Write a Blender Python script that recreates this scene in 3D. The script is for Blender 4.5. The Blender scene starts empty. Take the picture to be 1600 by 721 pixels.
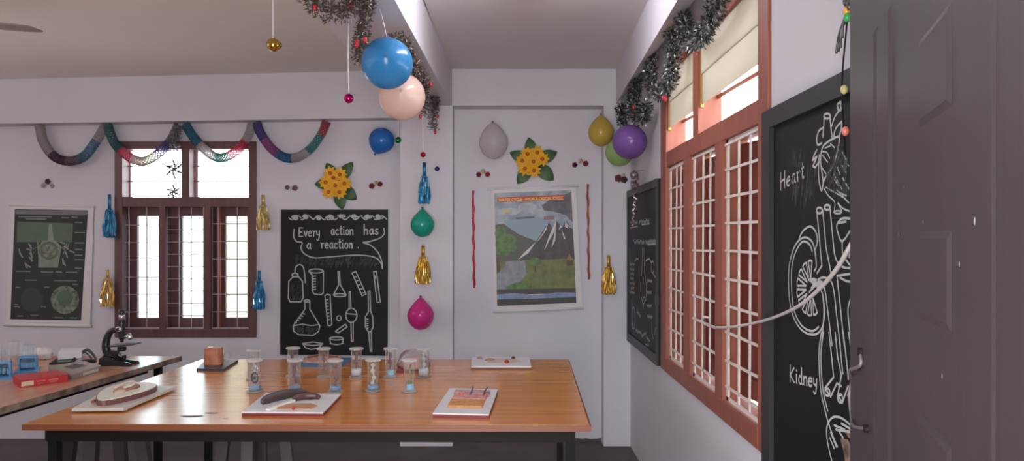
import bpy, math, random
from mathutils import Vector, Matrix
random.seed(7)
C = bpy.context.scene
COL = C.collection
V = Vector

# ------------------------------------------------------------------ camera, world, lights, exposure
F, CX, CY, CAMZ = 1120.0, 800.0, 378.0, 1.50
cam = bpy.data.cameras.new('camera'); cam_o = bpy.data.objects.new('camera', cam); COL.objects.link(cam_o)
cam.sensor_width = 36; cam.lens = F*36/1600; cam.shift_y = (CY-360.5)/1600; cam.clip_start = .02
cam_o.location = (0, 0, CAMZ); cam_o.rotation_euler = (math.pi/2, 0, 0)
C.camera = cam_o
C.view_settings.view_transform = 'Standard'; C.view_settings.look = 'None'
C.cycles.transparent_max_bounces = 24
C.view_settings.exposure = 0.3; C.view_settings.gamma = 1; C.view_settings.use_curve_mapping = False

w = bpy.data.worlds.new('world'); C.world = w; w.use_nodes = True
bg = w.node_tree.nodes['Background']; bg.inputs[0].default_value = (.93, .97, 1.0, 1); bg.inputs[1].default_value = 6.5

def area(name, loc, rot, sx, sy, power, col=(1, 1, 1)):
    l = bpy.data.lights.new(name, 'AREA'); l.shape = 'RECTANGLE'; l.size = sx; l.size_y = sy; l.energy = power; l.color = col
    o = bpy.data.objects.new(name, l); COL.objects.link(o); o.location = loc; o.rotation_euler = rot
    return o
R = math.radians
area('daylight_doorway', (-.25, -.25, 1.15), (R(90), 0, 0), 1.0, 2.0, 40, (1, .99, 1))
area('ceiling_fill_left', (-5.46, 2.3, 1.6), (0, R(-166), 0), 1.0, 2.6, 105, (1, .97, .96)).data.spread = R(140)  # added fill, aimed almost straight up to brighten the left bay ceiling

# ------------------------------------------------------------------ materials
def lin(c):
    return tuple((x/12.92 if x <= .04045 else ((x+.055)/1.055)**2.4) for x in [k/255 for k in c])
MATS = {}
def mat(name, rgb, rough=.6, metal=0, var=0, scale=8, stretch=(1, 1, 1), rgb2=None, coat=0, bump=0, emit=0, spec=.5):
    if name in MATS: return MATS[name]
    m = bpy.data.materials.new(name); m.use_nodes = True; nt = m.node_tree; b = nt.nodes['Principled BSDF']
    c = lin(rgb); b.inputs['Base Color'].default_value = (*c, 1)
    b.inputs['Roughness'].default_value = rough; b.inputs['Metallic'].default_value = metal
    b.inputs['Coat Weight'].default_value = coat; b.inputs['Coat Roughness'].default_value = .2
    b.inputs['Specular IOR Level'].default_value = spec
    if emit:
        b.inputs['Emission Color'].default_value = (*c, 1); b.inputs['Emission Strength'].default_value = emit
    if var or rgb2 or bump:
        tc = nt.nodes.new('ShaderNodeTexCoord'); mp = nt.nodes.new('ShaderNodeMapping'); mp.inputs['Scale'].default_value = stretch
        n = nt.nodes.new('ShaderNodeTexNoise'); n.inputs['Scale'].default_value = scale; n.inputs['Detail'].default_value = 5
        nt.links.new(tc.outputs['Object'], mp.inputs[0]); nt.links.new(mp.outputs[0], n.inputs['Vector'])
        if var or rgb2:
            c2 = lin(rgb2) if rgb2 else tuple(x*(1-var) for x in c)
            rp = nt.nodes.new('ShaderNodeValToRGB'); rp.color_ramp.elements[0].position = .35; rp.color_ramp.elements[1].position = .65
            rp.color_ramp.elements[0].color = (*c2, 1); rp.color_ramp.elements[1].color = (*c, 1)
            nt.links.new(n.outputs['Fac'], rp.inputs[0]); nt.links.new(rp.outputs[0], b.inputs['Base Color'])
        if bump:
            bp = nt.nodes.new('ShaderNodeBump'); bp.inputs['Strength'].default_value = bump; bp.inputs['Distance'].default_value = .01
            nt.links.new(n.outputs['Fac'], bp.inputs['Height']); nt.links.new(bp.outputs[0], b.inputs['Normal'])
    MATS[name] = m
    return m

def glass_mat(name, tint=(245, 250, 250), refl=.16, rough=.03, haze=0.0):
    """thin clear glass: mostly see-through with a grazing reflection, plus optional milky diffusion"""
    if name in MATS: return MATS[name]
    m = bpy.data.materials.new(name); m.use_nodes = True; nt = m.node_tree
    for n in list(nt.nodes):
        if n.type != 'OUTPUT_MATERIAL': nt.nodes.remove(n)
    out = [n for n in nt.nodes if n.type == 'OUTPUT_MATERIAL'][0]
    tr = nt.nodes.new('ShaderNodeBsdfTransparent'); tr.inputs[0].default_value = (*lin(tint), 1)
    gl = nt.nodes.new('ShaderNodeBsdfGlossy'); gl.inputs['Roughness'].default_value = rough
    lw = nt.nodes.new('ShaderNodeLayerWeight'); lw.inputs[0].default_value = .5
    pw = nt.nodes.new('ShaderNodeMath'); pw.operation = 'POWER'; pw.inputs[1].default_value = 3
    ml = nt.nodes.new('ShaderNodeMath'); ml.operation = 'MULTIPLY_ADD'; ml.inputs[1].default_value = refl*4; ml.inputs[2].default_value = .02; ml.use_clamp = True
    nt.links.new(lw.outputs['Facing'], pw.inputs[0]); nt.links.new(pw.outputs[0], ml.inputs[0])
    mx = nt.nodes.new('ShaderNodeMixShader')
    nt.links.new(ml.outputs[0], mx.inputs[0]); nt.links.new(tr.outputs[0], mx.inputs[1]); nt.links.new(gl.outputs[0], mx.inputs[2])
    last = mx
    if haze:
        a = nt.nodes.new('ShaderNodeAddShader'); df = nt.nodes.new('ShaderNodeBsdfDiffuse'); tl = nt.nodes.new('ShaderNodeBsdfTranslucent')
        m2 = nt.nodes.new('ShaderNodeMixShader'); m2.inputs[0].default_value = .5
        nt.links.new(df.outputs[0], m2.inputs[1]); nt.links.new(tl.outputs[0], m2.inputs[2])
        for q in (df, tl): q.inputs[0].default_value = (*lin(tint), 1)
        m3 = nt.nodes.new('ShaderNodeMixShader'); m3.inputs[0].default_value = haze
        nt.links.new(mx.outputs[0], m3.inputs[1]); nt.links.new(m2.outputs[0], m3.inputs[2]); last = m3
    nt.links.new(last.outputs[0], out.inputs[0])
    MATS[name] = m
    return m

def trans_mat(name, rgb, amount=.35, rough=.22, clear=0.0):
    """balloon rubber / tissue: glossy coloured skin that lets some light through"""
    if name in MATS: return MATS[name]
    m = bpy.data.materials.new(name); m.use_nodes = True; nt = m.node_tree; b = nt.nodes['Principled BSDF']
    c = (*lin(rgb), 1); b.inputs['Base Color'].default_value = c; b.inputs['Roughness'].default_value = rough
    out = [n for n in nt.nodes if n.type == 'OUTPUT_MATERIAL'][0]
    t = nt.nodes.new('ShaderNodeBsdfTranslucent'); t.inputs[0].default_value = c
    mx = nt.nodes.new('ShaderNodeMixShader'); mx.inputs[0].default_value = amount
    nt.links.new(b.outputs[0], mx.inputs[1]); nt.links.new(t.outputs[0], mx.inputs[2]); last = mx
    if clear:
        tr = nt.nodes.new('ShaderNodeBsdfTransparent'); tr.inputs[0].default_value = (*lin((245, 240, 242)), 1)
        m2 = nt.nodes.new('ShaderNodeMixShader'); m2.inputs[0].default_value = clear
        nt.links.new(last.outputs[0], m2.inputs[1]); nt.links.new(tr.outputs[0], m2.inputs[2]); last = m2
    nt.links.new(last.outputs[0], out.inputs[0])
    MATS[name] = m
    return m

# ------------------------------------------------------------------ mesh building
ORG = {}
class MB:
    def __init__(s): s.v = []; s.f = []; s.m = []; s.s = []
    def add(s, vs, fs, mi=0, smooth=False):
        o = len(s.v); s.v += [V(p) for p in vs]
        for f in fs: s.f.append([i+o for i in f]); s.m.append(mi); s.s.append(smooth)
        return s
    def box(s, lo, hi, mi=0, M=None):
        x0, y0, z0 = lo; x1, y1, z1 = hi
        vs = [V(p) for p in ((x0,y0,z0),(x1,y0,z0),(x1,y1,z0),(x0,y1,z0),(x0,y0,z1),(x1,y0,z1),(x1,y1,z1),(x0,y1,z1))]
        if M is not None: vs = [M @ p for p in vs]
        return s.add(vs, [(0,3,2,1),(4,5,6,7),(0,1,5,4),(1,2,6,5),(2,3,7,6),(3,0,4,7)], mi)
    def hexa(s, a, b, mi=0):
        """solid between two matching loops of points"""
        n = len(a)
        return s.add(list(a)+list(b), [tuple(range(n))[::-1], tuple(range(n, 2*n))]+[(i,(i+1)%n,(i+1)%n+n,i+n) for i in range(n)], mi)
    def prism(s, pts, off, mi=0):
        return s.hexa([V(p) for p in pts], [V(p)+V(off) for p in pts], mi)
    def poly(s, pts, mi=0): return s.add(pts, [tuple(range(len(pts)))], mi)
    def bar(s, p, q, w, t=None, mi=0, up=(0, 0, 1)):
        p, q = V(p), V(q); t = t or w; d = (q-p).normalized(); u = V(up)
        if abs(d.dot(u)) > .97: u = V((0, 1, 0))
        a = d.cross(u).normalized()*w/2; b = a.cross(d).normalized()*t/2
        return s.hexa([p+a+b, p-a+b, p-a-b, p+a-b], [q+a+b, q-a+b, q-a-b, q+a-b], mi)
    def tube(s, pts, r, n=8, mi=0, cap=True, sq=(1, 1), closed=False):
        pts = [V(p) for p in pts]; N = len(pts); rs = r if isinstance(r, (list, tuple)) else [r]*N
        o = len(s.v); prev = None
        for i, p in enumerate(pts):
            if closed: d = pts[(i+1) % N]-pts[i-1]
            else: d = pts[min(i+1, N-1)]-pts[max(i-1, 0)]
            d = d.normalized() if d.length > 1e-9 else V((0, 0, 1))
            if prev is None:
                a = d.cross(V((0, 1, 0)));
                if a.length < .2: a = d.cross(V((1, 0, 0)))
                a.normalize()
            else:
                a = (prev-d*prev.dot(d)); a = a.normalized() if a.length > 1e-6 else d.orthogonal().normalized()
            prev = a; b = d.cross(a)
            for k in range(n):
                t = 2*math.pi*k/n; s.v.append(p+a*math.cos(t)*rs[i]*sq[0]+b*math.sin(t)*rs[i]*sq[1])
        for i in range(N if closed else N-1):
            j = (i+1) % N
            for k in range(n):
                s.f.append([o+i*n+k, o+i*n+(k+1)%n, o+j*n+(k+1)%n, o+j*n+k]); s.m.append(mi); s.s.append(True)
        if cap and not closed:
            s.f.append([o+k for k in range(n)][::-1]); s.m.append(mi); s.s.append(False)
            s.f.append([o+(N-1)*n+k for k in range(n)]); s.m.append(mi); s.s.append(False)
        return s
    def lathe(s, c, prof, n=24, axis=(0, 0, 1), mi=0, smooth=True):
        """prof: (radius, height) pairs along the axis from c"""
        c = V(c); q = V((0, 0, 1)).rotation_difference(V(axis).normalized()); o = len(s.v); N = len(prof)
        for r, h in prof:
            for k in range(n):
                t = 2*math.pi*k/n; s.v.append(c+q @ V((r*math.cos(t), r*math.sin(t), h)))
        for i in range(N-1):
            for k in range(n):
                s.f.append([o+i*n+k, o+i*n+(k+1)%n, o+(i+1)*n+(k+1)%n, o+(i+1)*n+k]); s.m.append(mi); s.s.append(smooth)
        s.f.append([o+k for k in range(n)][::-1]); s.m.append(mi); s.s.append(False)
        s.f.append([o+(N-1)*n+k for k in range(n)]); s.m.append(mi); s.s.append(False)
        return s
    def ball(s, c, r, n=16, sc=(1, 1, 1), mi=0, jit=0):
        c = V(c); o = len(s.v); m = max(6, n//2)
        for i in range(m+1):
            th = math.pi*i/m
            for k in range(n):
                t = 2*math.pi*k/n; rr = r*(1+random.uniform(-jit, jit))
                s.v.append(c+V((rr*math.sin(th)*math.cos(t)*sc[0], rr*math.sin(th)*math.sin(t)*sc[1], rr*math.cos(th)*sc[2])))
        for i in range(m):
            for k in range(n):
                s.f.append([o+i*n+k, o+(i+1)*n+k, o+(i+1)*n+(k+1)%n, o+i*n+(k+1)%n]); s.m.append(mi); s.s.append(True)
        return s
    def ribbon(s, pts, nrm, w, mi=0, lift=0.0):
        nrm = V(nrm).normalized(); pts = [V(p)+nrm*lift for p in pts]
        for a, b in zip(pts, pts[1:]):
            d = b-a
            if d.length < 1e-6: continue
            d.normalize(); sd = d.cross(nrm).normalized()*w/2; e = d*w*.3; j = nrm*random.uniform(0, .0002)
            s.add([a-e+sd+j, b+e+sd+j, b+e-sd+j, a-e-sd+j], [(0, 1, 2, 3)], mi)
        return s
    def build(s, name, mats, parent=None, loc=None):
        me = bpy.data.meshes.new(name)
        if parent is not None: org = ORG[parent.name]
        else: org = V(loc) if loc is not None else V((0, 0, 0))
        me.from_pydata([tuple(p-org) for p in s.v], [], s.f)
        for m in (mats if isinstance(mats, (list, tuple)) else [mats]): me.materials.append(m)
        me.polygons.foreach_set('material_index', s.m); me.polygons.foreach_set('use_smooth', s.s); me.update()
        o = bpy.data.objects.new(name, me); COL.objects.link(o)
        if parent is not None: o.parent = parent
        else: o.location = org
        ORG[o.name] = org
        return o
def tag(o, label, cat, group=None, kind=None):
    o['label'] = label; o['category'] = cat
    if group: o['group'] = group
    if kind: o['kind'] = kind
    return o
def thing(name, label, cat, loc, group=None, kind=None):
    o = bpy.data.objects.new(name, None); COL.objects.link(o); o.location = loc; o.empty_display_size = .05
    ORG[o.name] = V(loc); return tag(o, label, cat, group, kind)
def bevel(o, wd=.004, seg=2):
    b = o.modifiers.new('bevel', 'BEVEL'); b.width = wd; b.segments = seg; b.limit_method = 'ANGLE'; return o
def struct(name, mb, m, label, cat, loc=(0, 0, 0)):
    return tag(mb.build(name, m, None, loc), label, cat, None, 'structure')

# ------------------------------------------------------------------ from a point of the photograph to a point on a real surface
TH = CAMZ-.654                                  # table height
XR = .868                                       # right wall
DL, DC, DB = 5.45, 5.25, 5.40                   # left part of back wall, columns, right part of back wall
def P(px, py, d): return V(((px-CX)/F*d, d, CAMZ-(py-CY)/F*d))
def PX(px, py, X=XR): d = X*F/(px-CX); return V((X, d, CAMZ-(py-CY)/F*d))
def PT(px, py, h=TH): d = (CAMZ-h)*F/(py-CY); return V(((px-CX)/F*d, d, h))
def smooth(pts, n=6):
    pts = [V(p) for p in pts]; out = []
    for i in range(len(pts)-1):
        p0 = pts[max(i-1, 0)]; p1 = pts[i]; p2 = pts[i+1]; p3 = pts[min(i+2, len(pts)-1)]
        for k in range(n):
            t = k/n; out.append(.5*((2*p1)+(p2-p0)*t+(2*p0-5*p1+4*p2-p3)*t*t+(3*p1-p0-3*p2+p3)*t**3))
    return out+[pts[-1]]

# ------------------------------------------------------------------ palette
M_wall = mat('wall_paint', (210, 206, 214), .75, var=.07, scale=1.3)
M_ceilL = mat('ceiling_paint', (230, 221, 216), .8, var=.06, scale=.9)
M_ceilR = mat('ceiling_paint_pale', (216, 210, 212), .8, var=.05, scale=.9)
M_floor = mat('floor_cement', (86, 78, 78), .6, var=.3, scale=3)
M_woodd = mat('window_wood_dark', (106, 70, 72), .45, var=.25, scale=6, stretch=(6, 6, .6))
M_woodr = mat('window_wood_red', (150, 84, 66), .5, var=.18, scale=5, stretch=(6, 6, .6))
M_shut = mat('shutter_wood', (124, 62, 54), .5, var=.35, scale=5, stretch=(8, 8, .5))
M_grill = mat('grille_white_paint', (226, 214, 208), .45, var=.06, scale=30)
M_grill1 = mat('grille_grey_paint', (158, 144, 150), .5)
M_black = mat('black_board_paint', (21, 20, 23), .55, spec=.3, var=.25, scale=3)
M_bframe = mat('black_board_frame', (48, 47, 50), .45, spec=.4, var=.1, scale=5)
M_chalk = mat('chalk', (182, 179, 180), .9)
M_chalkd = mat('chalk_smudge', (78, 78, 82), .9, rgb2=(46, 45, 48), scale=16)
M_chalkb = mat('chalk_brown', (150, 118, 104), .9, rgb2=(60, 50, 48), scale=25)
M_table = mat('table_laminate', (214, 132, 42), .24, rgb2=(196, 116, 36), scale=3.5, stretch=(.5, 9, 1), coat=.6)
M_table2 = mat('table_laminate_worn', (206, 150, 122), .32, rgb2=(186, 130, 102), scale=3, stretch=(9, .6, 1), coat=.3)
M_tedge = mat('table_edge', (120, 66, 40), .5)
M_steel = mat('black_steel', (24, 19, 18), .6, spec=.15)
M_stool = mat('stool_dark_wood', (58, 47, 46), .55, var=.2, scale=8)
M_white = mat('white_plastic', (226, 224, 224), .4)
M_paper = mat('paper_white', (214, 208, 210), .6)
M_thread = mat('white_thread', (225, 220, 220), .8)
M_glass = glass_mat('jar_glass', (250, 252, 252), .26, .05, .08)
M_pane = glass_mat('window_glass', (218, 230, 232), .05)
M_frost = glass_mat('frosted_glass', (196, 190, 180), .05, .3, .92)

# ------------------------------------------------------------------ the room
m = MB(); m.box((-5.7, -.8, -.12), (1.15, 5.75, 0)); struct('floor', m, M_floor, 'dark grey cement floor under the tables', 'floor')
# left bay ceiling tilted down leftwards to match lens distortion, right bay ceiling is level
m = MB(); a = [V((-5.7, .15, 2.665)), V((-.45, .15, 2.785)), V((-.45, 5.6, 2.785)), V((-5.7, 5.6, 2.665))]
m.prism(a, (0, 0, .12)); struct('ceiling', m, M_ceilL, 'brownish grey ceiling of the left bay', 'ceiling')
m = MB(); m.box((-.46, .15, 2.766), (1.1, 5.6, 2.89)); struct('ceiling.001', m, M_ceilR, 'grey ceiling of the narrow right bay', 'ceiling')

# back wall with window hole: (left section, right section)
wx0, wx1 = P(180, 0, DL).x, P(399, 0, DL).x; wz0, wz1 = P(0, 527, DL).z, P(0, 222, DL).z
m = MB()
m.box((-5.7, DL, 0), (wx0, DL+.2, 2.9)); m.box((wx1, DL, 0), (-.7, DL+.2, 2.9))
m.box((wx0, DL, 0), (wx1, DL+.2, wz0)); m.box((wx0, DL, wz1), (wx1, DL+.2, 2.9))
struct('wall_back', m, M_wall, 'pale left part of the back wall with the dark window', 'wall')
m = MB(); m.box((-.7, DB, 0), (.95, DB+.2, 2.9)); struct('wall_back.001', m, M_wall, 'pale right part of the back wall with the landscape poster', 'wall')
# right wall with window hole
ry0, ry1, rz0, rz1 = 2.40, 4.13, CAMZ-.728, CAMZ+.955
m = MB()
m.box((XR, .15, 0), (XR+.11, ry0, 2.9)); m.box((XR, ry1, 0), (XR+.11, 5.45, 2.9))
m.box((XR, ry0, 0), (XR+.11, ry1, rz0)); m.box((XR, ry0, rz1), (XR+.11, ry1, 2.9))
struct('wall_right', m, M_wall, 'pale right wall with the red framed window', 'wall')
m = MB()
for y0, y1, z0, z1 in ((.15, 1.6, 0, 2.9), (3.6, 5.6, 0, 2.9), (1.6, 3.6, 0, .95), (1.6, 3.6, 2.25, 2.9)):
    m.box((-5.7, y0, z0), (-5.55, y1, z1))
struct('wall_left', m, M_wall, 'pale left wall beyond the long table', 'wall')
m = MB()
for x0, x1, z0, z1 in ((-5.7, -.78, 0, 2.9), (-.78, .30, 2.12, 2.9), (.30, 1.0, 0, 2.9)):
    m.box((x0, .16, z0), (x1, .32, z1))
struct('wall_front', m, M_wall, 'pale wall with the entrance doorway', 'wall')

W3 = thing('added_window', 'unseen frosted window added to the left wall to dim the sky light', 'window', (-5.6, 2.6, .95), None, 'structure')  # unseen window, added to go with the upward fill and hold back sky light
m = MB(); m.box((-5.64, 1.6, .95), (-5.63, 3.6, 2.25)); m.build('pane', glass_mat('milky_glass', (110, 112, 112), .05, .3, .9), W3)
m = MB()
for y0, y1, z0, z1 in ((1.6, 1.68, .95, 2.25), (3.52, 3.6, .95, 2.25), (2.56, 2.64, .95, 2.25), (1.68, 3.52, .95, 1.03), (1.68, 3.52, 2.17, 2.25)): m.box((-5.68, y0, z0), (-5.56, y1, z1))
m.build('frame', M_woodd, W3)
# columns and beams
m = MB(); m.box((-.82, DC, 0), (-.436, DL+.02, 2.498)); struct('column', m, M_wall, 'wide pale column between the two wall bays', 'column')
m = MB(); m.box((.672, DC, 0), (XR+.01, DB+.02, 2.498)); struct('column.001', m, M_wall, 'narrow pale column in the right corner', 'column')
m = MB()
m.hexa([V((-5.7, 5.33, 2.348)), V((-.80, 5.33, 2.424)), V((-.80, 5.33, 2.80)), V((-5.7, 5.33, 2.70))],
       [V((-5.7, 5.47, 2.348)), V((-.80, 5.47, 2.424)), V((-.80, 5.47, 2.80)), V((-5.7, 5.47, 2.70))])
struct('beam', m, M_wall, 'long pale beam above the left window', 'beam')
m = MB(); m.hexa([V((-.82, 5.45, 2.498)), V((-.436, 5.45, 2.498)), V((-.436, 5.45, 2.8)), V((-.82, 5.45, 2.8))],
                 [V((-.90, .3, 2.498)), V((-.535, .3, 2.498)), V((-.535, .3, 2.8)), V((-.90, .3, 2.8))])
struct('beam.001', m, M_wall, 'pale beam running overhead between the two ceilings', 'beam')
m = MB(); m.hexa([V((.768, 5.45, 2.512)), V((XR+.02, 5.45, 2.665)), V((XR+.02, 5.45, 2.8)), V((.768, 5.45, 2.8))],
                 [V((.60, .3, 2.495)), V((XR+.02, .3, 2.69)), V((XR+.02, .3, 2.8)), V((.60, .3, 2.8))])
struct('beam.002', m, M_wall, 'pale beam above the red framed window', 'beam')
m = MB(); m.box((-.46, DC, 2.498), (.80, DB+.02, 2.8)); struct('beam.003', m, M_wall, 'short pale beam above the landscape poster', 'beam')

# irregular cement edge at the wall foot
m = MB(); zs = []
for i in range(41):
    x = -.42+i*(1.22/40); zs.append((x, .012+random.uniform(0, .012)+max(0, (x-.55))*.02))
for (x0, z0), (x1, z1) in zip(zs, zs[1:]): m.hexa([V((x0, 5.4, 0)), V((x0, 5.385, 0)), V((x0, 5.398, z0))], [V((x1, 5.4, 0)), V((x1, 5.385, 0)), V((x1, 5.398, z1))])
tag(m.build('trim_1', M_floor), 'rough cement edge along the foot of the back wall', 'trim', None, 'structure')

# ------------------------------------------------------------------ window_1: dark wooden window in the back wall
def px_box(m, x0, y0, x1, y1, d, t, mi=0):
    a = P(x0, y1, d); b = P(x1, y0, d); m.box((a.x, d, a.z), (b.x, d+t, b.z), mi)
W1 = thing('window_1', 'dark wooden window with glazed shutters and grille above the microscope', 'window', P(290, 527, DL), None, 'structure')
m = MB(); d = DL-.012
px_box(m, 179, 221, 191, 528, d, .14); px_box(m, 388.5, 221, 400, 528, d, .14)
px_box(m, 191, 221, 388.5, 233, d, .14); px_box(m, 191, 515, 388.5, 528, d, .14)
m.build('frame', M_woodd, W1)
m = MB(); px_box(m, 191, 308, 388.5, 323, d+.004, .13); m.build('transom', M_woodd, W1)
for x0, x1, y0, y1 in ((283.5, 296, 233, 308), (249, 258, 323, 515), (319, 329, 323, 515)):
    m = MB(); px_box(m, x0, y0, x1, y1, d+.006, .12); m.build('mullion', M_woodd, W1)
for x0, x1 in ((191, 283.5), (296, 388.5)):
    m = MB()
    for k, (ya, yb) in enumerate(((233, 259.5), (260.5, 283), (284, 308))):
        px_box(m, x0, ya, x1, yb, d+.09+.004*k, .004)
    g = m.build('pane', glass_mat('louvre_glass', (250, 252, 252), .04), W1)
    m = MB(); px_box(m, x0, 259.3, x1, 260.6, d+.08, .02); px_box(m, x0, 283, x1, 284.4, d+.08, .02); m.build('louvre_clip', M_woodd, g)
    m = MB(); px_box(m, x0, 233, x0+13, 308, d+.103, .03); m.build('side_slat', mat('slat_pink', (196, 160, 164), .6), W1)
# glazed shutters, set behind the grille
M_patg = glass_mat('patterned_glass', (200, 200, 190), .05, .3, .45)
for (a0, a1), (g0, g1), gm in (((191, 249), (214.5, 250.5), M_pane), ((258, 319), (284, 318.5), M_pane), ((329, 388.5), (352, 386.5), M_patg)):
    ds = DL+.085; g1 = min(g1, a1-1.5)
    m = MB(); px_box(m, a0, 323, g0, 517, ds, .03); px_box(m, g1, 323, a1, 517, ds, .03)
    px_box(m, g0, 323, g1, 338, ds, .03); px_box(m, g0, 497, g1, 517, ds, .03)
    sh = m.build('shutter', mat('shutter_wood_dark', (104, 68, 68), .5, var=.2, scale=6, stretch=(6, 6, .6)), W1)
    m = MB(); px_box(m, g0, 338, g1, 497, ds+.012, .004); m.build('pane', gm, sh)
m = MB(); m.tube([P(343, 324, DL+.05), P(343.5, 514, DL+.05)], .011, 8); m.build('shutter_rod', mat('copper_wood', (168, 96, 66), .25), W1)
for a0, a1, vb, nb, ya in ((191.5, 249, (0, 8, 36), 6, 352), (258, 319, (0, 20, 39, 58), 9, 340), (329, 388.5, (0, 10, 40), 6, 350)):
    m = MB(); dg = DL+.025
    for k, q in enumerate(vb): m.bar(P(a0+2+q, 323, dg), P(a0+2+q, 515, dg), .007 if k else .012, .005, up=(0, 1, 0))
    for k in range(nb):
        y = ya+k*(507-ya)/(nb-.3); m.bar(P(a0+.5, y, dg-.005), P(a1-.5, y, dg-.005), .0065, .005, up=(0, 1, 0))
    m.bar(P(a0+.5, 513, dg-.004), P(a1-.5, 513, dg-.004), .012, .006, up=(0, 1, 0))
    m.build('grille', M_grill1, W1)

# ------------------------------------------------------------------ window_2: red wooden window with white grille, right wall
W2 = thing('window_2', 'red brown window with white grille and closed shutters in the right wall', 'window', (XR, 3.2, rz0), None, 'structure')
def wb(m, y0, y1, z0, z1, x0, x1, mi=0): m.box((x0, y0, CAMZ+z0), (x1, y1, CAMZ+z1), mi)
XF = XR-.012
m = MB()
wb(m, 2.40, 2.500, -.728, .955, XF, XR+.10); wb(m, 3.99, 4.13, -.728, .955, XF, XR+.10)
wb(m, 2.50, 3.99, -.728, -.65, XF, XR+.10); wb(m, 2.50, 3.99, .915, .955, XF, XR+.10)
bevel(m.build('frame', M_woodr, W2), .004)
m = MB(); wb(m, 2.50, 3.99, .415, .497, XF+.003, XR+.10); m.build('transom', M_woodr, W2)
for y0, y1, z0, z1 in ((3.31, 3.41, .497, .915), (3.472, 3.60, -.65, .415), (2.937, 3.038, -.65, .415)):
    m = MB(); wb(m, y0, y1, z0, z1, XF+.004, XR+.10); m.build('mullion', M_woodr, W2)
for y0, y1 in ((2.50, 3.31), (3.41, 3.99)):
    m = MB(); wb(m, y0, y1, .635, .775, XR+.008, XR+.013); wb(m, y0, y1, .77, .915, XR+.002, XR+.007)
    g = m.build('pane', M_frost, W2)
    m = MB(); wb(m, y0, y0+.012, .62, .915, XR, XR+.016); wb(m, y1-.012, y1, .62, .915, XR, XR+.016); m.build('pane_clip', mat('brass_clip', (190, 150, 90), .4, .6), g)
    m = MB(); m.tube([V((XR+.085, y0, CAMZ+.645)), V((XR+.085, y1, CAMZ+.67))], .010, 6); m.build('stay_rod', M_woodr, W2)
# shutters (two leaves a bay, with stiles, rails and raised panels), standing a little ajar
bays = ((3.60, 3.99), (3.038, 3.472), (2.50, 2.937))
for bi, (y0, y1) in enumerate(bays):
    mid = (y0+y1)/2
    for li, (a, b, hinge, ang) in enumerate(((y0, mid-.006, y0, (5, 9, 6)[bi]), (mid+.006, y1, y1, (-6, -4, -12)[bi]))):
        M = Matrix.Translation((XR+.085, hinge, 0)) @ Matrix.Rotation(R(-ang), 4, 'Z') @ Matrix.Translation((-(XR+.085), -hinge, 0))
        m = MB(); st = .045
        def q(ya, yb, za, zb, xa, xb): m.box((xa, ya, CAMZ+za), (xb, yb, CAMZ+zb), 0, M)
        x0, x1 = XR+.070, XR+.096
        q(a, a+st, -.63, .40, x0, x1); q(b-st, b, -.63, .40, x0, x1)
        for z in (-.63, -.15, .32): q(a+st, b-st, z, z+.08, x0, x1)
        q(a+st, b-st, -.62, .39, x0+.016, x1-.004)
        m.build('shutter', M_shut, W2)
for bi, (y0, y1) in enumerate(bays):
    m = MB(); X = XR+.012; n = 3
    m.box((X-.003, y1-.032, CAMZ-.648), (X+.003, y1-.004, CAMZ+.414))
    for k in range(1, n+1):
        y = y1-.02-(y1-y0-.03)*k/n+(.01 if k == 2 else 0); m.bar((X, y, CAMZ-.648), (X+.004, y+random.uniform(-.012, .012), CAMZ+.414), .011, .006, up=(1, 0, 0))
    m.box((X-.003, y0+.004, CAMZ-.648), (X+.003, y1-.004, CAMZ-.632)); m.box((X-.003, y0+.002, CAMZ-.648), (X+.003, y0+.012, CAMZ+.414)); m.box((X-.003, y0+.004, CAMZ+.402), (X+.003, y1-.004, CAMZ+.414))
    for k in range(10):
        z = CAMZ+.40-.110*k
        if z < CAMZ-.64: z = CAMZ-.64
        m.bar((X-.006, y0+.004, z), (X-.006, y1-.004, z+random.uniform(-.006, .006)), .010, .006, up=(1, 0, 0))
    m.build('grille', M_grill, W2)
m = MB(); wb(m, 2.50, 3.99, -.662, -.648, XR+.0, XR+.10); m.build('sill', mat('sill_pink', (190, 140, 130), .6), W2)
# outside: rendered plinth wall and palm seen through the open strip under the panes
m = MB(); m.box((-8, -6, -.6), (8, 14, -.2)); struct('ground', m, mat('yard', (190, 180, 165), .9), 'bright yard outside the windows', 'ground')
m = MB(); c = V((1.9, 6.6, 2.1))
for k in range(16):
    a = k*2*math.pi/16; L = .55; pts = [c+V((math.cos(a)*L*t, math.sin(a)*.5*L*t, .5*t-.75*t*t)) for t in (0, .25, .5, .75, 1)]
    for p, qv in zip(pts, pts[1:]): m.add([p+V((0, 0, .03)), qv+V((0, 0, .03)), qv-V((0, 0, .03)), p-V((0, 0, .03))], [(0, 1, 2, 3)])
pl = tag(m.build('palm_tree', mat('palm_leaf', (150, 190, 90), .6), None, c), 'green palm fronds outside behind the red framed window', 'tree')
m = MB(); m.tube([V((1.9, 6.6, -.2)), V((1.92, 6.62, 1.0)), c], .07, 8); m.build('trunk', mat('palm_trunk', (120, 100, 80), .8), pl)

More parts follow.
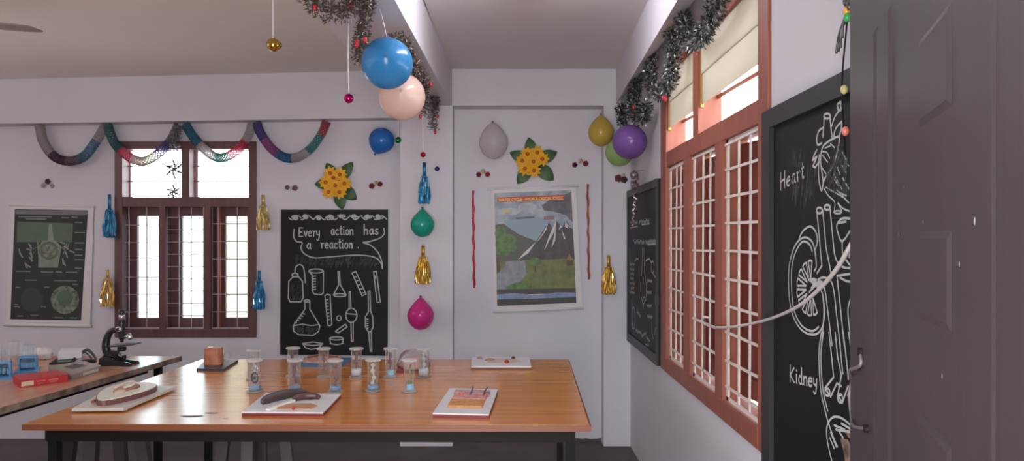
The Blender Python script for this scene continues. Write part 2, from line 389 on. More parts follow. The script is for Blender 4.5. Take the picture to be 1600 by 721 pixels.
# ------------------------------------------------------------------ door_1: dark panelled leaf standing open at the right
TD, D0 = .346, 1.30; X0 = (1328-CX)/F*D0; K = X0-TD*D0
def PD(px, py, off=0):
    d = K/((px-CX)/F-TD); n = V((-1, TD, 0)).normalized()
    return V((K+TD*d, d, CAMZ-(py-CY)/F*d))+n*off
nD = V((-1, TD, 0)).normalized(); uD = V((TD, 1, 0)).normalized()
far = V((X0, D0, 0)); near = far-uD*.99
D1 = thing('door_1', 'dark grey brown panelled door leaf standing open at the right edge', 'door', near, None, 'structure')
m = MB(); th = -nD*.035
m.hexa([near, far, far+V((0, 0, 2.06)), near+V((0, 0, 2.06))], [p+th for p in (near, far, far+V((0, 0, 2.06)), near+V((0, 0, 2.06)))])
M_door = mat('door_paint', (56, 48, 52), .45, spec=.35, var=.16, scale=9, stretch=(14, 14, .5))
bevel(m.build('leaf', M_door, D1), .003)
def dpt(d, z, off): return V((K+TD*d, d, CAMZ+z))+nD*off
def plate(da, db, za, zb, h=.007, bv=.014):
    m = MB(); lo = [dpt(da, za, 0), dpt(db, za, 0), dpt(db, zb, 0), dpt(da, zb, 0)]; s = bv if da < db else -bv
    hi = [dpt(da+s, za+bv, h), dpt(db-s, za+bv, h), dpt(db-s, zb-bv, h), dpt(da+s, zb-bv, h)]
    m.hexa(lo, hi); return m
pd = (lambda px: K/((px-CX)/F-TD))
for args in ((pd(1371), pd(1341), -1.2, .30, .004, .008), (pd(1394), pd(1373), -1.2, .295, .004, .008)):
    plate(*args).build('panel', M_door, D1)
for za, zb in ((.116, .205), (-.078, .010), (-.27, -.175), (-.46, -.37)):
    plate(pd(1487), pd(1437), za, zb, .0022, .007).build('panel', M_door, D1)
plate(pd(1556), pd(1541), -1.2, .5, .0014, .005).build('moulding', M_door, D1)
m = MB()
for px, py in ((1348, 253), (1382, 266), (1413, 292), (1405, 366), (1443, 347), (1473, 588), (1500, 413), (1524, 346), (1386, 312), (1360, 690), (1366, 705)):
    p = PD(px, py, .0005); s_ = random.uniform(.0012, .0022)
    m.poly([p+uD*s_*math.cos(t)+V((0, 0, 1.7*s_*math.sin(t))) for t in [k*math.pi/3 for k in range(6)]])
m.build('paint_splash', mat('paint_speck', (170, 165, 168), .7), D1)
m = MB(); m.tube(smooth([PD(1351, 553, .006), PD(1353, 572, .008), PD(1340, 580, .012), P(1331, 592, 1.29), P(1327, 618, 1.29), P(1330, 650, 1.29), PD(1342, 667, .008), PD(1360, 670, .004)]), .0026, 6)
m.build('latch_wire', mat('dull_wire', (120, 110, 108), .5, .3), D1)
m = MB(); m.tube([PD(1351, 550, -.002), PD(1351, 550, .01)], .006, 8); m.tube([PD(1361, 671, -.002), PD(1361, 671, .01)], .006, 8); m.build('staple', M_steel, D1)

# ------------------------------------------------------------------ lettering: a small hand-drawn stroke alphabet (x-height = 1)
GL = {
 'E': (1.0, [[(.9,1.6),(0,1.6),(0,0),(.9,0)], [(0,.8),(.7,.8)]]), 'H': (1.1, [[(0,1.9),(0,0)], [(.9,1.9),(.9,0)], [(0,.9),(.9,1.0)]]),
 'K': (1.0, [[(0,1.9),(0,0)], [(.85,1.7),(0,.8),(.9,0)]]), 'v': (.8, [[(0,1),(.4,0),(.8,1)]]),
 'e': (.85, [[(.05,.55),(.75,.6),(.7,.9),(.4,1),(.1,.8),(0,.45),(.15,.1),(.45,0),(.75,.15)]]),
 'r': (.75, [[(0,1),(.25,.9),(.25,0)], [(.25,.7),(.5,1),(.75,.95)]]), 'y': (.8, [[(0,1),(.05,.4),(.35,.25),(.65,.4)], [(.7,1),(.65,.1),(.5,-.6),(.2,-.75),(0,-.5)]]),
 'a': (.85, [[(.7,.95),(.35,1),(.05,.7),(.05,.25),(.3,0),(.6,.2),(.7,.95),(.7,.2),(.85,0)]]), 'c': (.75, [[(.7,.85),(.4,1),(.1,.8),(0,.4),(.2,.05),(.5,0),(.7,.15)]]),
 't': (.6, [[(.3,1.7),(.25,.2),(.4,0),(.6,.1)], [(0,1.15),(.6,1.2)]]), 'i': (.3, [[(.1,1),(.1,.1),(.25,0)], [(.08,1.45),(.14,1.5)]]),
 'o': (.85, [[(.4,1),(.1,.8),(0,.45),(.15,.1),(.45,0),(.75,.2),(.8,.6),(.65,.9),(.4,1)]]), 'n': (.8, [[(0,1),(.05,0)], [(.05,.65),(.3,.95),(.6,.95),(.68,.6),(.68,0)]]),
 'h': (.8, [[(0,1.9),(0,0)], [(0,.6),(.3,.95),(.6,.9),(.66,.5),(.66,0)]]), 's': (.7, [[(.6,.9),(.3,1),(.05,.8),(.3,.5),(.6,.3),(.5,.05),(.2,0),(0,.15)]]),
 'd': (.85, [[(.65,.8),(.3,.95),(.05,.6),(.1,.15),(.4,0),(.65,.3)], [(.68,1.9),(.68,.1),(.8,0)]]), '.': (.3, [[(.05,.02),(.12,.1),(.05,.12)]]), ' ': (.7, [])}
def write(txt, x, y, dx, dy, xh, mapf, gap=.28, rise=0):
    """strokes of txt starting at photo point (x,y); one unit along the line is (dx,dy), xh pixels up"""
    out = []; u = 0
    for ch in txt:
        wd, st = GL[ch]
        for s in st: out.append([mapf(x+(u+a)*dx, y+(u+a)*dy-b*xh) for a, b in s])
        u += wd+gap
    return out
def hatch(m, pts, nrm, n, w, ln, ang, lift=.0005):
    """many short light chalk rubs inside an outline lying on a board"""
    c = sum(pts, V())/len(pts); u = V((0, 0, 1)).cross(V(nrm)).normalized(); q = [((p-c).dot(u), p.z-c.z) for p in pts]
    xs = [a for a, b in q]; zs = [b for a, b in q]
    def inside(x, z):
        ins = False
        for (x0, z0), (x1, z1) in zip(q, q[1:]+q[:1]):
            if (z0 > z) != (z1 > z) and x < (x1-x0)*(z-z0)/(z1-z0)+x0: ins = not ins
        return ins
    k = 0
    for _ in range(n*8):
        if k >= n: break
        x, z = random.uniform(min(xs), max(xs)), random.uniform(min(zs), max(zs))
        if not inside(x, z): continue
        k += 1; a = R(ang+random.uniform(-12, 12)); p = c+u*x+V((0, 0, z)); d = (u*math.cos(a)+V((0, 0, math.sin(a))))*ln*random.uniform(.4, 1)
        m.ribbon([p-d/2, p+d/2], nrm, w, lift=lift)
    return m
def ell(cx, cy, rx, ry, n=18, a0=0, a1=360): return [(cx+rx*math.cos(R(a0+(a1-a0)*k/n)), cy+ry*math.sin(R(a0+(a1-a0)*k/n))) for k in range(n+1)]

# ------------------------------------------------------------------ chalkboard on the back wall
def zmap(x0, y0, sc, f): return lambda zx, zy: f(x0+zx/sc, y0+zy/sc)
b_tl, b_tr, b_br, b_bl = P(440, 328, DL), P(606.5, 328, DL), P(606, 556, DL), P(439, 554, DL)
CB = thing('chalkboard', 'black chalkboard with a chalked motto and lab glassware on the back wall', 'chalkboard', b_bl)
m = MB(); m.prism([p+V((0, -.003, 0)) for p in (b_bl, b_br, b_tr, b_tl)], (0, -.017, 0)); m.build('board', M_black, CB)
dch = DL-.0205; B6 = zmap(420, 310, 2.883, lambda x, y: P(x, y, dch)); nb = (0, -1, 0)
S = []
def A(*pts, sm=0):
    q = [B6(*p) for p in pts]; S.append(smooth(q, sm) if sm else q)
A((115,140),(112,172),(125,195),(150,200),(145,225),(160,250),(200,268),(260,266),(360,258),(430,258),(480,268),(505,292),(512,318), sm=4)
A((518,135),(520,160),(500,180),(455,195),(425,200),(455,210),(485,235),(500,260),(510,290),(512,318), sm=4)
A((90,375),(88,450),(95,467),(145,467),(155,450),(152,375),(135,355),(108,355),(90,375)); A(*ell(118,346,14,8)); A((118,335),(120,312),(135,300),(152,305),(160,330),(165,382), sm=3)
A(*ell(213,328,32,9)); A((182,332),(195,345),(196,420),(205,432),(235,435),(245,428),(246,330))
for k in range(6): A((199,352+k*12),(211,351+k*12))
A((312,330),(315,390),(292,435)); A((318,330),(322,390),(348,435)); A(*ell(320,437,28,7))
A((375,337),(392,330),(438,432),(420,440),(375,337))
for k in range(5): A((384+k*9,356+k*18),(394+k*9,354+k*18))
A((472,332),(485,330),(502,468),(488,470),(472,332)); A((478,350),(480,362))
A(*ell(172,463,13,5)); A((162,465),(163,500),(110,575),(112,600),(135,615),(200,618),(225,600),(230,575),(185,500),(185,465)); A((112,575),(150,568),(190,574),(229,570))
for k in range(5): A((152-k*9,520+k*10),(162-k*9,522+k*10))
A((253,440),(262,433),(276,436),(284,568),(276,575),(266,573),(253,440))
for k in range(7): A((258+k,458+k*15),(267+k,457+k*15))
A(*ell(316,541,10,11)); A((300,600),(345,568),(353,580),(312,608),(300,600))
A(*ell(305,632,30,7)); A((275,632),(278,655),(305,661),(333,655),(335,632))
A((152,655),(200,648),(243,655),(225,676),(190,682),(165,674),(152,655)); A((160,660),(200,664),(238,660))
A((362,495),(362,424),(368,422),(370,495)); A(*ell(372,528,25,32)); A((348,520),(395,524)); A((370,560),(372,645),(380,645),(380,560))
A((449,510),(448,420),(456,418),(459,510)); A((450,510),(435,535),(435,580),(448,602),(460,602),(470,580),(468,535),(460,510)); A((450,602),(458,692)); A((462,602),(464,692))
for k in range(5): A((438,545+k*10),(448,545+k*10))
for k in range(8):      # flourish along the top
    x = 90+k*55
    A(*[(x+55*t, 88+9*math.sin(t*6.3+k)) for t in [i/8 for i in range(9)]])
    for j in range(4): A(*ell(x+22+random.uniform(-9, 12), 86+random.uniform(-7, 7), 8, 5, 8))
for t, x, y, dx in (('Every', 137, 172, 17.5), ('action', 281, 165, 18), ('has', 430, 163, 22), ('a', 172, 228, 22), ('reaction', 234, 226, 18.6), ('.', 402, 225, 12)):
    for s in write(t, x, y, dx, 0, 24, lambda a, b: B6(a, b)): S.append(s)
m = MB()
for s in S: m.ribbon(s, nb, .0085, lift=.0006)
m.build('chalk_drawing', M_chalk, CB)
m = MB()
for pts in ([(105,255),(160,262),(250,270),(400,262),(495,275),(508,305),(420,300),(300,306),(170,302),(115,285)], [(95,390),(150,390),(150,460),(95,460)], [(115,578),(228,574),(220,600),(190,614),(130,610)]):
    hatch(m, [B6(*p) for p in pts], nb, 220 if len(pts) > 8 else 60, .0035, .045, 70)
m.build('chalk_smudge', M_chalkd, CB)

# ------------------------------------------------------------------ small chalkboard in the corner of the right wall
XB = XR-.025
SB = thing('chalkboard', 'small dark chalkboard with faint diagrams in the right corner', 'chalkboard', (XB, 4.7, CAMZ-.73))
m = MB(); m.box((XB+.006, 4.16, CAMZ-.722), (XR, 5.245, CAMZ+.368)); m.build('board', M_black, SB)
m = MB()
for y0, y1, z0, z1 in ((4.16, 4.19, -.722, .368), (5.215, 5.245, -.722, .368), (4.19, 5.215, -.722, -.66), (4.19, 5.215, .32, .368)): m.box((XB-.004, y0, CAMZ+z0), (XB+.006, y1, CAMZ+z1))
m.build('frame', M_bframe, SB)
G = zmap(970, 280, 2.325, lambda x, y: PX(x, y, XB+.005)); nr = (-1, 0, 0); S = []
def A(*pts, sm=0):
    q = [G(*p) for p in pts]; S.append(smooth(q, sm) if sm else q)
def scrib(x0, y0, x1, y1, h, n=9): A(*[(x0+(x1-x0)*k/(n*2), y0+(y1-y0)*k/(n*2)+(h if k % 2 else -h)*random.uniform(.4, 1)) for k in range(n*2+1)])
scrib(34,160,62,158,7,6); scrib(66,155,104,152,8,7); A((34,178),(62,172)); A((76,166),(104,162))
scrib(48,228,86,230,9,8); scrib(90,228,132,226,9,9); A((98,238),(132,236))
A((79,250),(77,330),(72,385),(74,430),(82,455),(91,440),(93,390),(86,330),(84,250)); A((82,360),(80,430),(88,430),(87,380)); A((82,455),(83,470))
A(*ell(116,320,5,22)); A(*ell(131,440,5,38)); A(*ell(132,440,2,20)); A((92,296),(104,290),(112,304)); A((119,345),(127,360),(130,385)); A((131,480),(129,530),(122,565))
A((50,300),(58,288),(64,292)); A((32,250),(34,300),(40,330)); 
for k in range(7): scrib(36+random.uniform(-4,6),310+k*17,50+random.uniform(-4,4),312+k*17,6,3)
for x, y in ((96,370),(94,412),(94,460),(97,500)): scrib(x,y,x+18,y+2,6,4)
scrib(40,440,44,540,4,8); A(*ell(46,505,6,40)); scrib(60,480,72,500,8,4); scrib(55,550,75,560,6,4); scrib(75,570,92,560,8,4); scrib(94,575,106,590,6,3); A((112,520),(114,560),(118,580)); scrib(88,600,102,606,5,3)
m = MB()
for s in S: m.ribbon(s, nr, .010, lift=.0006)
m.build('chalk_drawing', mat('chalk_faint', (170, 168, 170), .9), SB)

# ------------------------------------------------------------------ large chalkboard beside the door
BB = thing('chalkboard', 'large black chalkboard with chalked heart and kidney diagrams beside the door', 'chalkboard', (XB, 1.9, CAMZ-.95))
m = MB(); m.box((XB+.006, 1.05, CAMZ-.95), (XR, 2.385, CAMZ+.425)); m.build('board', M_black, BB)
m = MB()
for y0, y1, z0, z1 in ((2.325, 2.393, -.95, .43), (1.05, 2.325, .37, .43), (1.05, 2.325, -.95, -.90)): m.box((XB-.010, y0, CAMZ+z0), (XB+.007, y1, CAMZ+z1))
m.build('frame', M_bframe, BB)
XCH = XB+.0055; bp = lambda x, y: PX(x, y, XCH)
S = []; G = zmap(1220, 140, 3.608, bp)
def A(*pts, sm=0):
    q = [G(*p) for p in pts]; S.append(smooth(q, sm) if sm else q)
A(*ell(262,150,18,14)); A((245,155),(244,200),(238,268), sm=3); A((279,160),(283,210),(290,268), sm=3)
A((240,215),(215,235),(203,280),(210,312),(232,302), sm=3); A((205,340),(190,368),(180,400),(205,378),(182,432),(195,440),(218,408))
A((218,370),(214,440),(216,510),(230,570),(240,530),(235,480),(225,400),(235,330),(260,300),(300,275),(330,268),(325,320),(310,390),(280,460),(245,510),(235,560), sm=3)
A((288,205),(308,150),(348,98), sm=3); A((300,265),(310,220),(346,180), sm=3); A((325,115),(318,85),(335,70),(350,82)); A((336,70),(340,118)); A((330,268),(340,230),(346,190))
i_thin = len(S); A((235,350),(260,355),(277,388), sm=3); A((280,305),(305,328)); A((235,370),(265,410)); A((225,430),(256,476)); A((250,330),(280,318))
A((245,560),(270,600),(305,635),(302,682), sm=3); A((322,640),(345,684)); A((325,640),(350,670),(388,686), sm=3); A(*ell(322,692,22,8))
for a, b in (((300,500),(325,542)),((310,560),(385,640)),((255,552),(360,612)),((340,420),(370,470)),((320,440),(335,480)),((350,500),(385,560)),((330,580),(370,600)),((345,350),(372,400)),((300,480),(345,560)),((360,410),(385,430))): A(a, b)
THIN = {id(x) for x in S[i_thin:]}
G = zmap(1220, 310, 3.133, bp)
A((165,355),(175,330),(166,250),(150,208),(115,192),(80,218),(55,272),(40,350),(40,450),(52,550),(82,620),(120,658),(165,668),(195,648),(212,600),(215,540),(205,470),(190,440), sm=4)
A((155,260),(140,225),(112,212),(88,235),(66,285),(54,350),(54,450),(64,540),(90,606),(125,642),(160,650),(186,630), sm=4)
A((90,198),(110,160),(145,138),(172,165),(180,210),(168,255), sm=3)
A(*ell(190,60,14,14)); A(*ell(228,45,14,12)); A((178,68),(190,200),(202,330),(178,368)); A((206,58),(222,240),(240,330),(250,392)); A((242,48),(256,200),(268,290),(300,335),(345,342), sm=3)
for k in range(9):
    t = R(95+k*24); x, y = 150, 440; t0, t1 = t-.14, t+.14; r0, r1 = 42, 112
    f = lambda r, a: (x+r*.62*math.cos(a), y-r*1.18*math.sin(a))
    A(f(r0, t), f(r1, t0), f(r1*1.03, t), f(r1, t1), f(r0, t))
for k in range(7): A((135+k*7,400+k*6),(165+k*8,395+k*3))
A((150,440),(185,398),(220,390),(255,425),(275,580),(292,722), sm=3); A((140,460),(190,412),(214,436),(232,560),(252,722), sm=3); A((205,470),(212,560),(200,722), sm=3)
A((345,370),(276,380),(294,550),(312,722)); A((290,388),(320,405),(347,410), sm=2); A((347,480),(330,540),(335,620),(352,722), sm=3)
A((342,100),(300,100),(275,132),(282,175),(302,212),(340,160), sm=3); A((302,212),(305,275),(342,330), sm=3); A((285,120),(320,115)); A((340,240),(336,290))
G = zmap(1220, 520, 3.583, bp)
A((228,0),(215,100),(216,200),(226,330),(252,450),(285,560),(318,640), sm=4); A((240,0),(226,110),(228,220),(240,340),(264,440), sm=3)
A((270,0),(284,120),(297,250),(248,312),(280,360),(315,285),(340,300)); A((305,0),(318,130),(340,240),(320,350),(345,395),(378,300)); A((325,0),(348,230)); A((350,0),(365,120),(380,262)); A((380,0),(405,152))
A(*ell(262,335,14,20)); A(*ell(334,370,14,22))
A((287,722),(264,620),(258,540),(275,492),(305,472),(350,485),(416,542), sm=4); A((375,355),(385,330)); A((400,300),(412,320)); A((405,340),(414,366))
for a, b in (((300,520),(360,545)),((310,545),(405,560)),((280,560),(312,640)),((340,510),(400,545)),((275,590),(300,650)),((330,560),(350,590))): A(a, b)
for s in write('Heart', 1220, 297, 6.9, -3.6, 14, bp): S.append(s)
for s in write('Kidney', 1235, 597, 7.0, 1.6, 13.5, bp): S.append(s)
m = MB()
for s in S: m.ribbon(s, nr, .0042 if id(s) in THIN else .0062, lift=.0004)
m.build('chalk_drawing', M_chalk, BB)
m = MB(); m.poly([G(*p) for p in ((330,590),(375,600),(405,660),(425,722),(360,722),(350,660))]); m.poly([G(*p) for p in ((360,560),(410,565),(410,600),(380,590))])
m.build('brown_chalk', M_chalkb, BB)
G = zmap(1220, 140, 3.608, bp); m = MB(); hatch(m, [G(*p) for p in ((60,380),(170,340),(215,420),(190,600),(90,640),(50,520))], nr, 70, .003, .06, 80); hatch(m, [G(*p) for p in ((260,470),(300,380),(340,300),(380,420),(388,600),(330,610),(265,555))], nr, 160, .003, .03, 60)
m.build('chalk_smudge', M_chalkd, BB)

# ------------------------------------------------------------------ posters
def text_part(name, txt, p, ux, uz, size, mtl, parent):
    """flat printed line of text laid on a poster: p = left baseline point, ux = world direction, size = letter height"""
    cu = bpy.data.curves.new(name, 'FONT'); cu.body = txt; cu.size = 1; cu.offset = .012; o = bpy.data.objects.new('tmp', cu); COL.objects.link(o)
    bpy.context.view_layer.update(); me = o.to_mesh(); vs = [V(v.co) for v in me.vertices]; fs = [list(f.vertices) for f in me.polygons]
    wd = max(v.x for v in vs); o.to_mesh_clear(); bpy.data.objects.remove(o)
    mb = MB(); L = V(ux).length/wd
    mb.add([V(p)+V(ux).normalized()*v.x*L+V(uz).normalized()*v.y*size for v in vs], fs)
    return mb.build(name, mtl, parent)
dp = DB-.012
WP = thing('wall_poster', 'colourful mountain landscape poster about the water cycle on the back wall', 'poster', P(841, 485, dp))
m = MB(); m.prism([P(772, 485, dp), P(910, 481, dp+.0), P(900, 293, dp), P(768, 297, dp)], (0, .004, 0)); m.build('sheet', M_paper, WP)
m = MB(); m.tube([P(761, 296, dp), P(904, 291, dp)], .008, 8); m.build('top_rod', M_white, WP)
m = MB(); m.tube([P(771, 487, dp), P(912, 482, dp)], .009, 8); m.build('bottom_rod', M_white, WP)
Z = zmap(770, 285, 3.607, lambda x, y: P(x, y, dp-.0008)); pm = [
 mat('print_sky', (120, 132, 148), .5, rgb2=(172, 180, 188), scale=9), mat('print_dark_cloud', (78, 74, 84), .5, rgb2=(108, 104, 112), scale=14), mat('print_cloud', (186, 190, 194), .5, rgb2=(150, 158, 168), scale=14),
 mat('print_red', (190, 70, 52), .5), mat('print_hill', (72, 84, 66), .5, rgb2=(92, 82, 80), scale=9), mat('print_rock', (56, 46, 48), .5, rgb2=(78, 68, 68), scale=22),
 mat('print_snow', (205, 200, 204), .5), mat('print_grass', (120, 122, 56), .5, rgb2=(88, 96, 44), scale=16), mat('print_river', (150, 148, 162), .5, rgb2=(120, 124, 128), scale=18),
 mat('print_tree', (62, 96, 48), .5, rgb2=(100, 130, 66), scale=24), mat('print_trunk', (84, 56, 44), .5), mat('print_soil', (62, 52, 46), .5), mat('print_water', (138, 152, 184), .5, rgb2=(110, 128, 166), scale=18),
 mat('print_bottom', (50, 48, 46), .5), mat('print_hut', (140, 104, 70), .5), mat('print_haze', (140, 160, 172), .5), mat('print_dull_red', (140, 104, 116), .5), mat('print_sun', (206, 182, 128), .5)]
m = MB(); lay = [0]
def L(mi, *pts, dz=None):
    lay[0] += 1; off = V((0, -.00006*lay[0], 0)); q = [Z(*p)+off for p in pts]; m.add(q, [tuple(range(len(q)))[::-1]], mi)
L(0, (8,62),(442,45),(462,440),(18,450)); L(15, (60,215),(300,195),(330,330),(120,330))
L(2, *ell(90,165,68,22,14)); L(2, *ell(195,142,55,28,14)); L(2, *ell(250,165,40,16,14)); L(1, (275,130),(330,92),(400,70),(443,55),(450,225),(410,185),(340,165),(290,160))
L(17, *ell(75,170,26,20,10,180,360)); L(1, (130,198),(235,192),(235,203),(130,209)); L(16, (288,192),(345,188),(346,210),(288,212))
L(4, (14,240),(60,234),(140,290),(250,335),(140,442),(20,450)); L(5, (135,442),(240,340),(315,225),(335,258),(358,215),(390,258),(412,215),(450,262),(462,435))
for q in (((315,225),(300,270),(265,320),(245,340),(285,282)), ((358,215),(348,275),(318,330),(290,385),(310,322),(335,262)), ((412,215),(405,250),(425,262)), ((385,260),(410,320),(402,322)), ((358,215),(352,330),(330,370),(346,300)), ((245,335),(180,395),(140,440),(200,400)), ((390,250),(372,270),(380,240)), ((450,262),(425,250),(412,230))): L(6, *q)
L(7, (20,445),(460,430),(467,600),(22,606)); L(8, (75,445),(180,442),(192,520),(150,565),(140,600),(22,606),(22,520),(60,490)); L(9, (70,590),(150,560),(220,570),(215,600),(75,602))
L(10, (20,420),(36,420),(40,505),(22,512)); 
for c in ((45,290,34,44),(90,330,42,40),(60,380,44,38),(40,350,26,50),(105,365,30,26)): L(9, *ell(*c[:2], c[2], c[3], 12))
L(10, (234,470),(242,470),(243,508),(236,508)); L(9, *ell(238,450,34,26,10)); L(14, (412,440),(432,400),(452,440)); L(10, (416,440),(452,440),(453,470),(418,472))
L(11, (22,604),(467,597),(468,626),(23,636)); L(12, (23,634),(120,625),(250,638),(350,622),(468,622),(469,650),(250,652),(140,658),(24,662)); L(13, (24,661),(469,648),(470,680),(25,698))
L(3, (25,86),(402,70),(404,98),(25,113))
m.build('printed_picture', pm, WP)
text_part('printed_title', 'WATER CYCLE - HYDROLOGICAL CYCLE', Z(32, 109)+V((0, -.004, 0)), Z(395, 96)-Z(32, 109), (0, 0, 1), .030, mat('print_yellow', (250, 222, 96), .5), WP)

dq = DL-.012
LP = thing('wall_poster', 'dark green leaf section chart on the back wall left of the window', 'poster', P(75, 508, dq))
m = MB(); m.prism([P(9, 507, dq), P(141, 508, dq), P(146, 322, dq), P(17, 321, dq)], (0, .004, 0)); m.build('sheet', M_paper, LP)
m = MB(); m.tube([P(14, 321, dq), P(148, 323, dq)], .008, 8); m.build('top_rod', M_white, LP)
m = MB(); m.tube([P(6, 508, dq), P(143, 510, dq)], .009, 8); m.build('bottom_rod', M_white, LP)
Z = zmap(0, 310, 3.431, lambda x, y: P(x, y, dq-.0008))
pm = [mat('chart_ground', (52, 56, 54), .7, var=.15, scale=6), mat('chart_grey', (110, 112, 112), .4), mat('chart_green', (88, 108, 90), .4, var=.15, scale=10), mat('chart_pale', (132, 146, 132), .4, var=.2, scale=14), mat('chart_dim', (62, 66, 64), .4, var=.2, scale=20), mat('chart_mottled', (140, 150, 130), .4, rgb2=(74, 86, 74), scale=30)]
m = MB(); lay = [0]
L(0, (80,58),(472,65),(435,655),(55,650)); L(1, (84,62),(470,68),(469,92),(83,86)); L(2, (92,125),(392,135),(386,236),(90,236)); L(3, (262,140),(278,140),(290,230),(255,230))
L(3, (205,372),(310,372),(318,330),(330,260),(296,226),(230,226),(200,265),(206,320)); L(2, *ell(262,282,52,50,16)); L(5, *ell(262,282,40,36,16)); L(4, *ell(170,545,60,66,16)); L(5, *ell(348,545,76,76,20)); L(2, *ell(348,535,44,40,16))
for k in range(26):
    cx, cy = (random.uniform(95, 205), random.uniform(240, 365)) if k % 2 else (random.uniform(322, 390), random.uniform(240, 368)); a = random.uniform(0, 3.1); dx, dy = 15*math.cos(a), 17*math.sin(a)
    L(3, (cx-dx-3, cy-dy+3), (cx-dx+3, cy-dy-3), (cx+dx+3, cy+dy-3), (cx+dx-3, cy+dy+3))
for x, y, wd in ((100,100,180),(140,112,110),(330,105,40),(385,102,34),(402,130,40),(402,185,55),(402,240,50),(402,275,40),(402,305,40),(402,330,50),(402,375,40),(85,392,80),(220,395,68),(300,395,34),(355,397,60),(135,440,62),(292,443,120),(390,462,30),(85,478,25),(238,478,28),(75,570,24),(75,582,34),(222,582,26),(95,632,30),(165,628,42),(295,640,45),(375,642,40)):
    L(3, (x, y-3), (x+wd, y-2), (x+wd, y+3), (x, y+2))
m.build('printed_chart', pm, LP)

# ------------------------------------------------------------------ tables
def table(name, label, corners, legs, mtop, leg_lab=None, apron_in=.05):
    cs = [V(c) for c in corners]; ctr = sum(cs, V())/4; T = thing(name, label, 'table', (ctr.x, ctr.y, 0))
    m = MB(); m.prism([c-V((0, 0, .024)) for c in cs], (0, 0, .024)); bevel(m.build('tabletop', mtop, T), .003)
    ins = [c+(ctr-c).normalized()*apron_in*1.6 for c in cs]
    m = MB()
    for i in range(4):
        a, b = ins[i], ins[(i+1) % 4]; m.bar(a-V((0, 0, .048)), b-V((0, 0, .048)), .03, .046)
    m.build('apron', M_steel, T)
    for l in legs:
        m = MB(); m.box((l[0]-.0165, l[1]-.0165, 0), (l[0]+.0165, l[1]+.0165, TH-.03)); m.build('leg', M_steel, T)
    return T
c = [PT(35, 663), PT(922, 665), PT(888, 562), PT(315, 562)]
T1 = table('table', 'large wooden topped table holding the specimen jars', c, [(-1.695, 2.66), (.215, 2.63), (.262, 3.92), (-1.66, 3.92)], M_table)
m = MB(); m.bar(c[0]-V((0, .002, .012)), c[1]-V((0, .002, .012)), .004, .022); m.bar(c[1]+V((.002, 0, -.012)), c[2]+V((.002, 0, -.012)), .004, .022); m.build('edge_strip', M_tedge, T1)
for x, y, sz in ((330, 646, .03), (300, 651, .05), (258, 630, .012), (352, 655, .012), (400, 658, .01)):
    p = PT(x, y)+V((0, 0, .0006)); m = MB(); m.poly([p+V((sz*random.uniform(.6, 1)*math.cos(t), .35*sz*random.uniform(.5, 1)*math.sin(t), 0)) for t in [k*math.pi/4 for k in range(8)]])
    m.build('scuff_mark', mat('scuff', (110, 80, 64), .6), T1)
e1, e2 = PT(0, 638), PT(283, 557)
nr_ = e1+(e1-e2).normalized()*1.0
c2 = [V((-3.9, nr_.y, TH)), V((nr_.x, nr_.y, TH)), e2, V((-3.95, e2.y+.03, TH))]
T2 = table('table', 'long worn wooden table at the left holding the microscope', c2, [(-2.16, 2.0), (-1.965, 3.98), (-3.8, 2.0), (-3.85, 4.0)], M_table2, None, .12)
m = MB(); m.bar(c2[1]+V((.002, 0, -.013)), c2[2]+V((.002, 0, -.013)), .004, .028); m.build('edge_strip', mat('worn_edge', (92, 70, 60), .6, rgb2=(150, 130, 115), scale=12), T2)

def stool(px, d, label, half, sp):
    c = P(px, 0, d); zt = .745; T = thing('stool', label, 'stool', (c.x, d, 0), 'dark stools under the big table')
    m = MB(); m.lathe((c.x, d, zt-.035), [(.14, 0), (.155, .008), (.155, .028), (.145, .035)], 28); m.build('seat', M_stool, T)
    for k in range(4):
        a = R(90*k+8); t = V((c.x+(half-.02)*math.cos(a), d+(half-.02)*math.sin(a), zt-.03)); b = V((c.x+(half+sp)*math.cos(a), d+(half+sp)*math.sin(a), 0))
        m = MB(); m.bar(b, t, .046, .046, up=(math.cos(a), math.sin(a), 0)); m.build('leg', M_stool, T)
    m = MB(); pts = []
    for k in range(4):
        a = R(90*k+8); r = half+sp*.66; pts.append(V((c.x+r*math.cos(a), d+r*math.sin(a), .25)))
    for i in range(4): m.bar(pts[i], pts[(i+1) % 4], .022, .03)
    m.build('stretcher', M_stool, T)
stool(166, 3.12, 'dark stool under the left end of the big table', .155, .07)
stool(398, 3.12, 'dark stool under the big table near its middle', .14, .06)

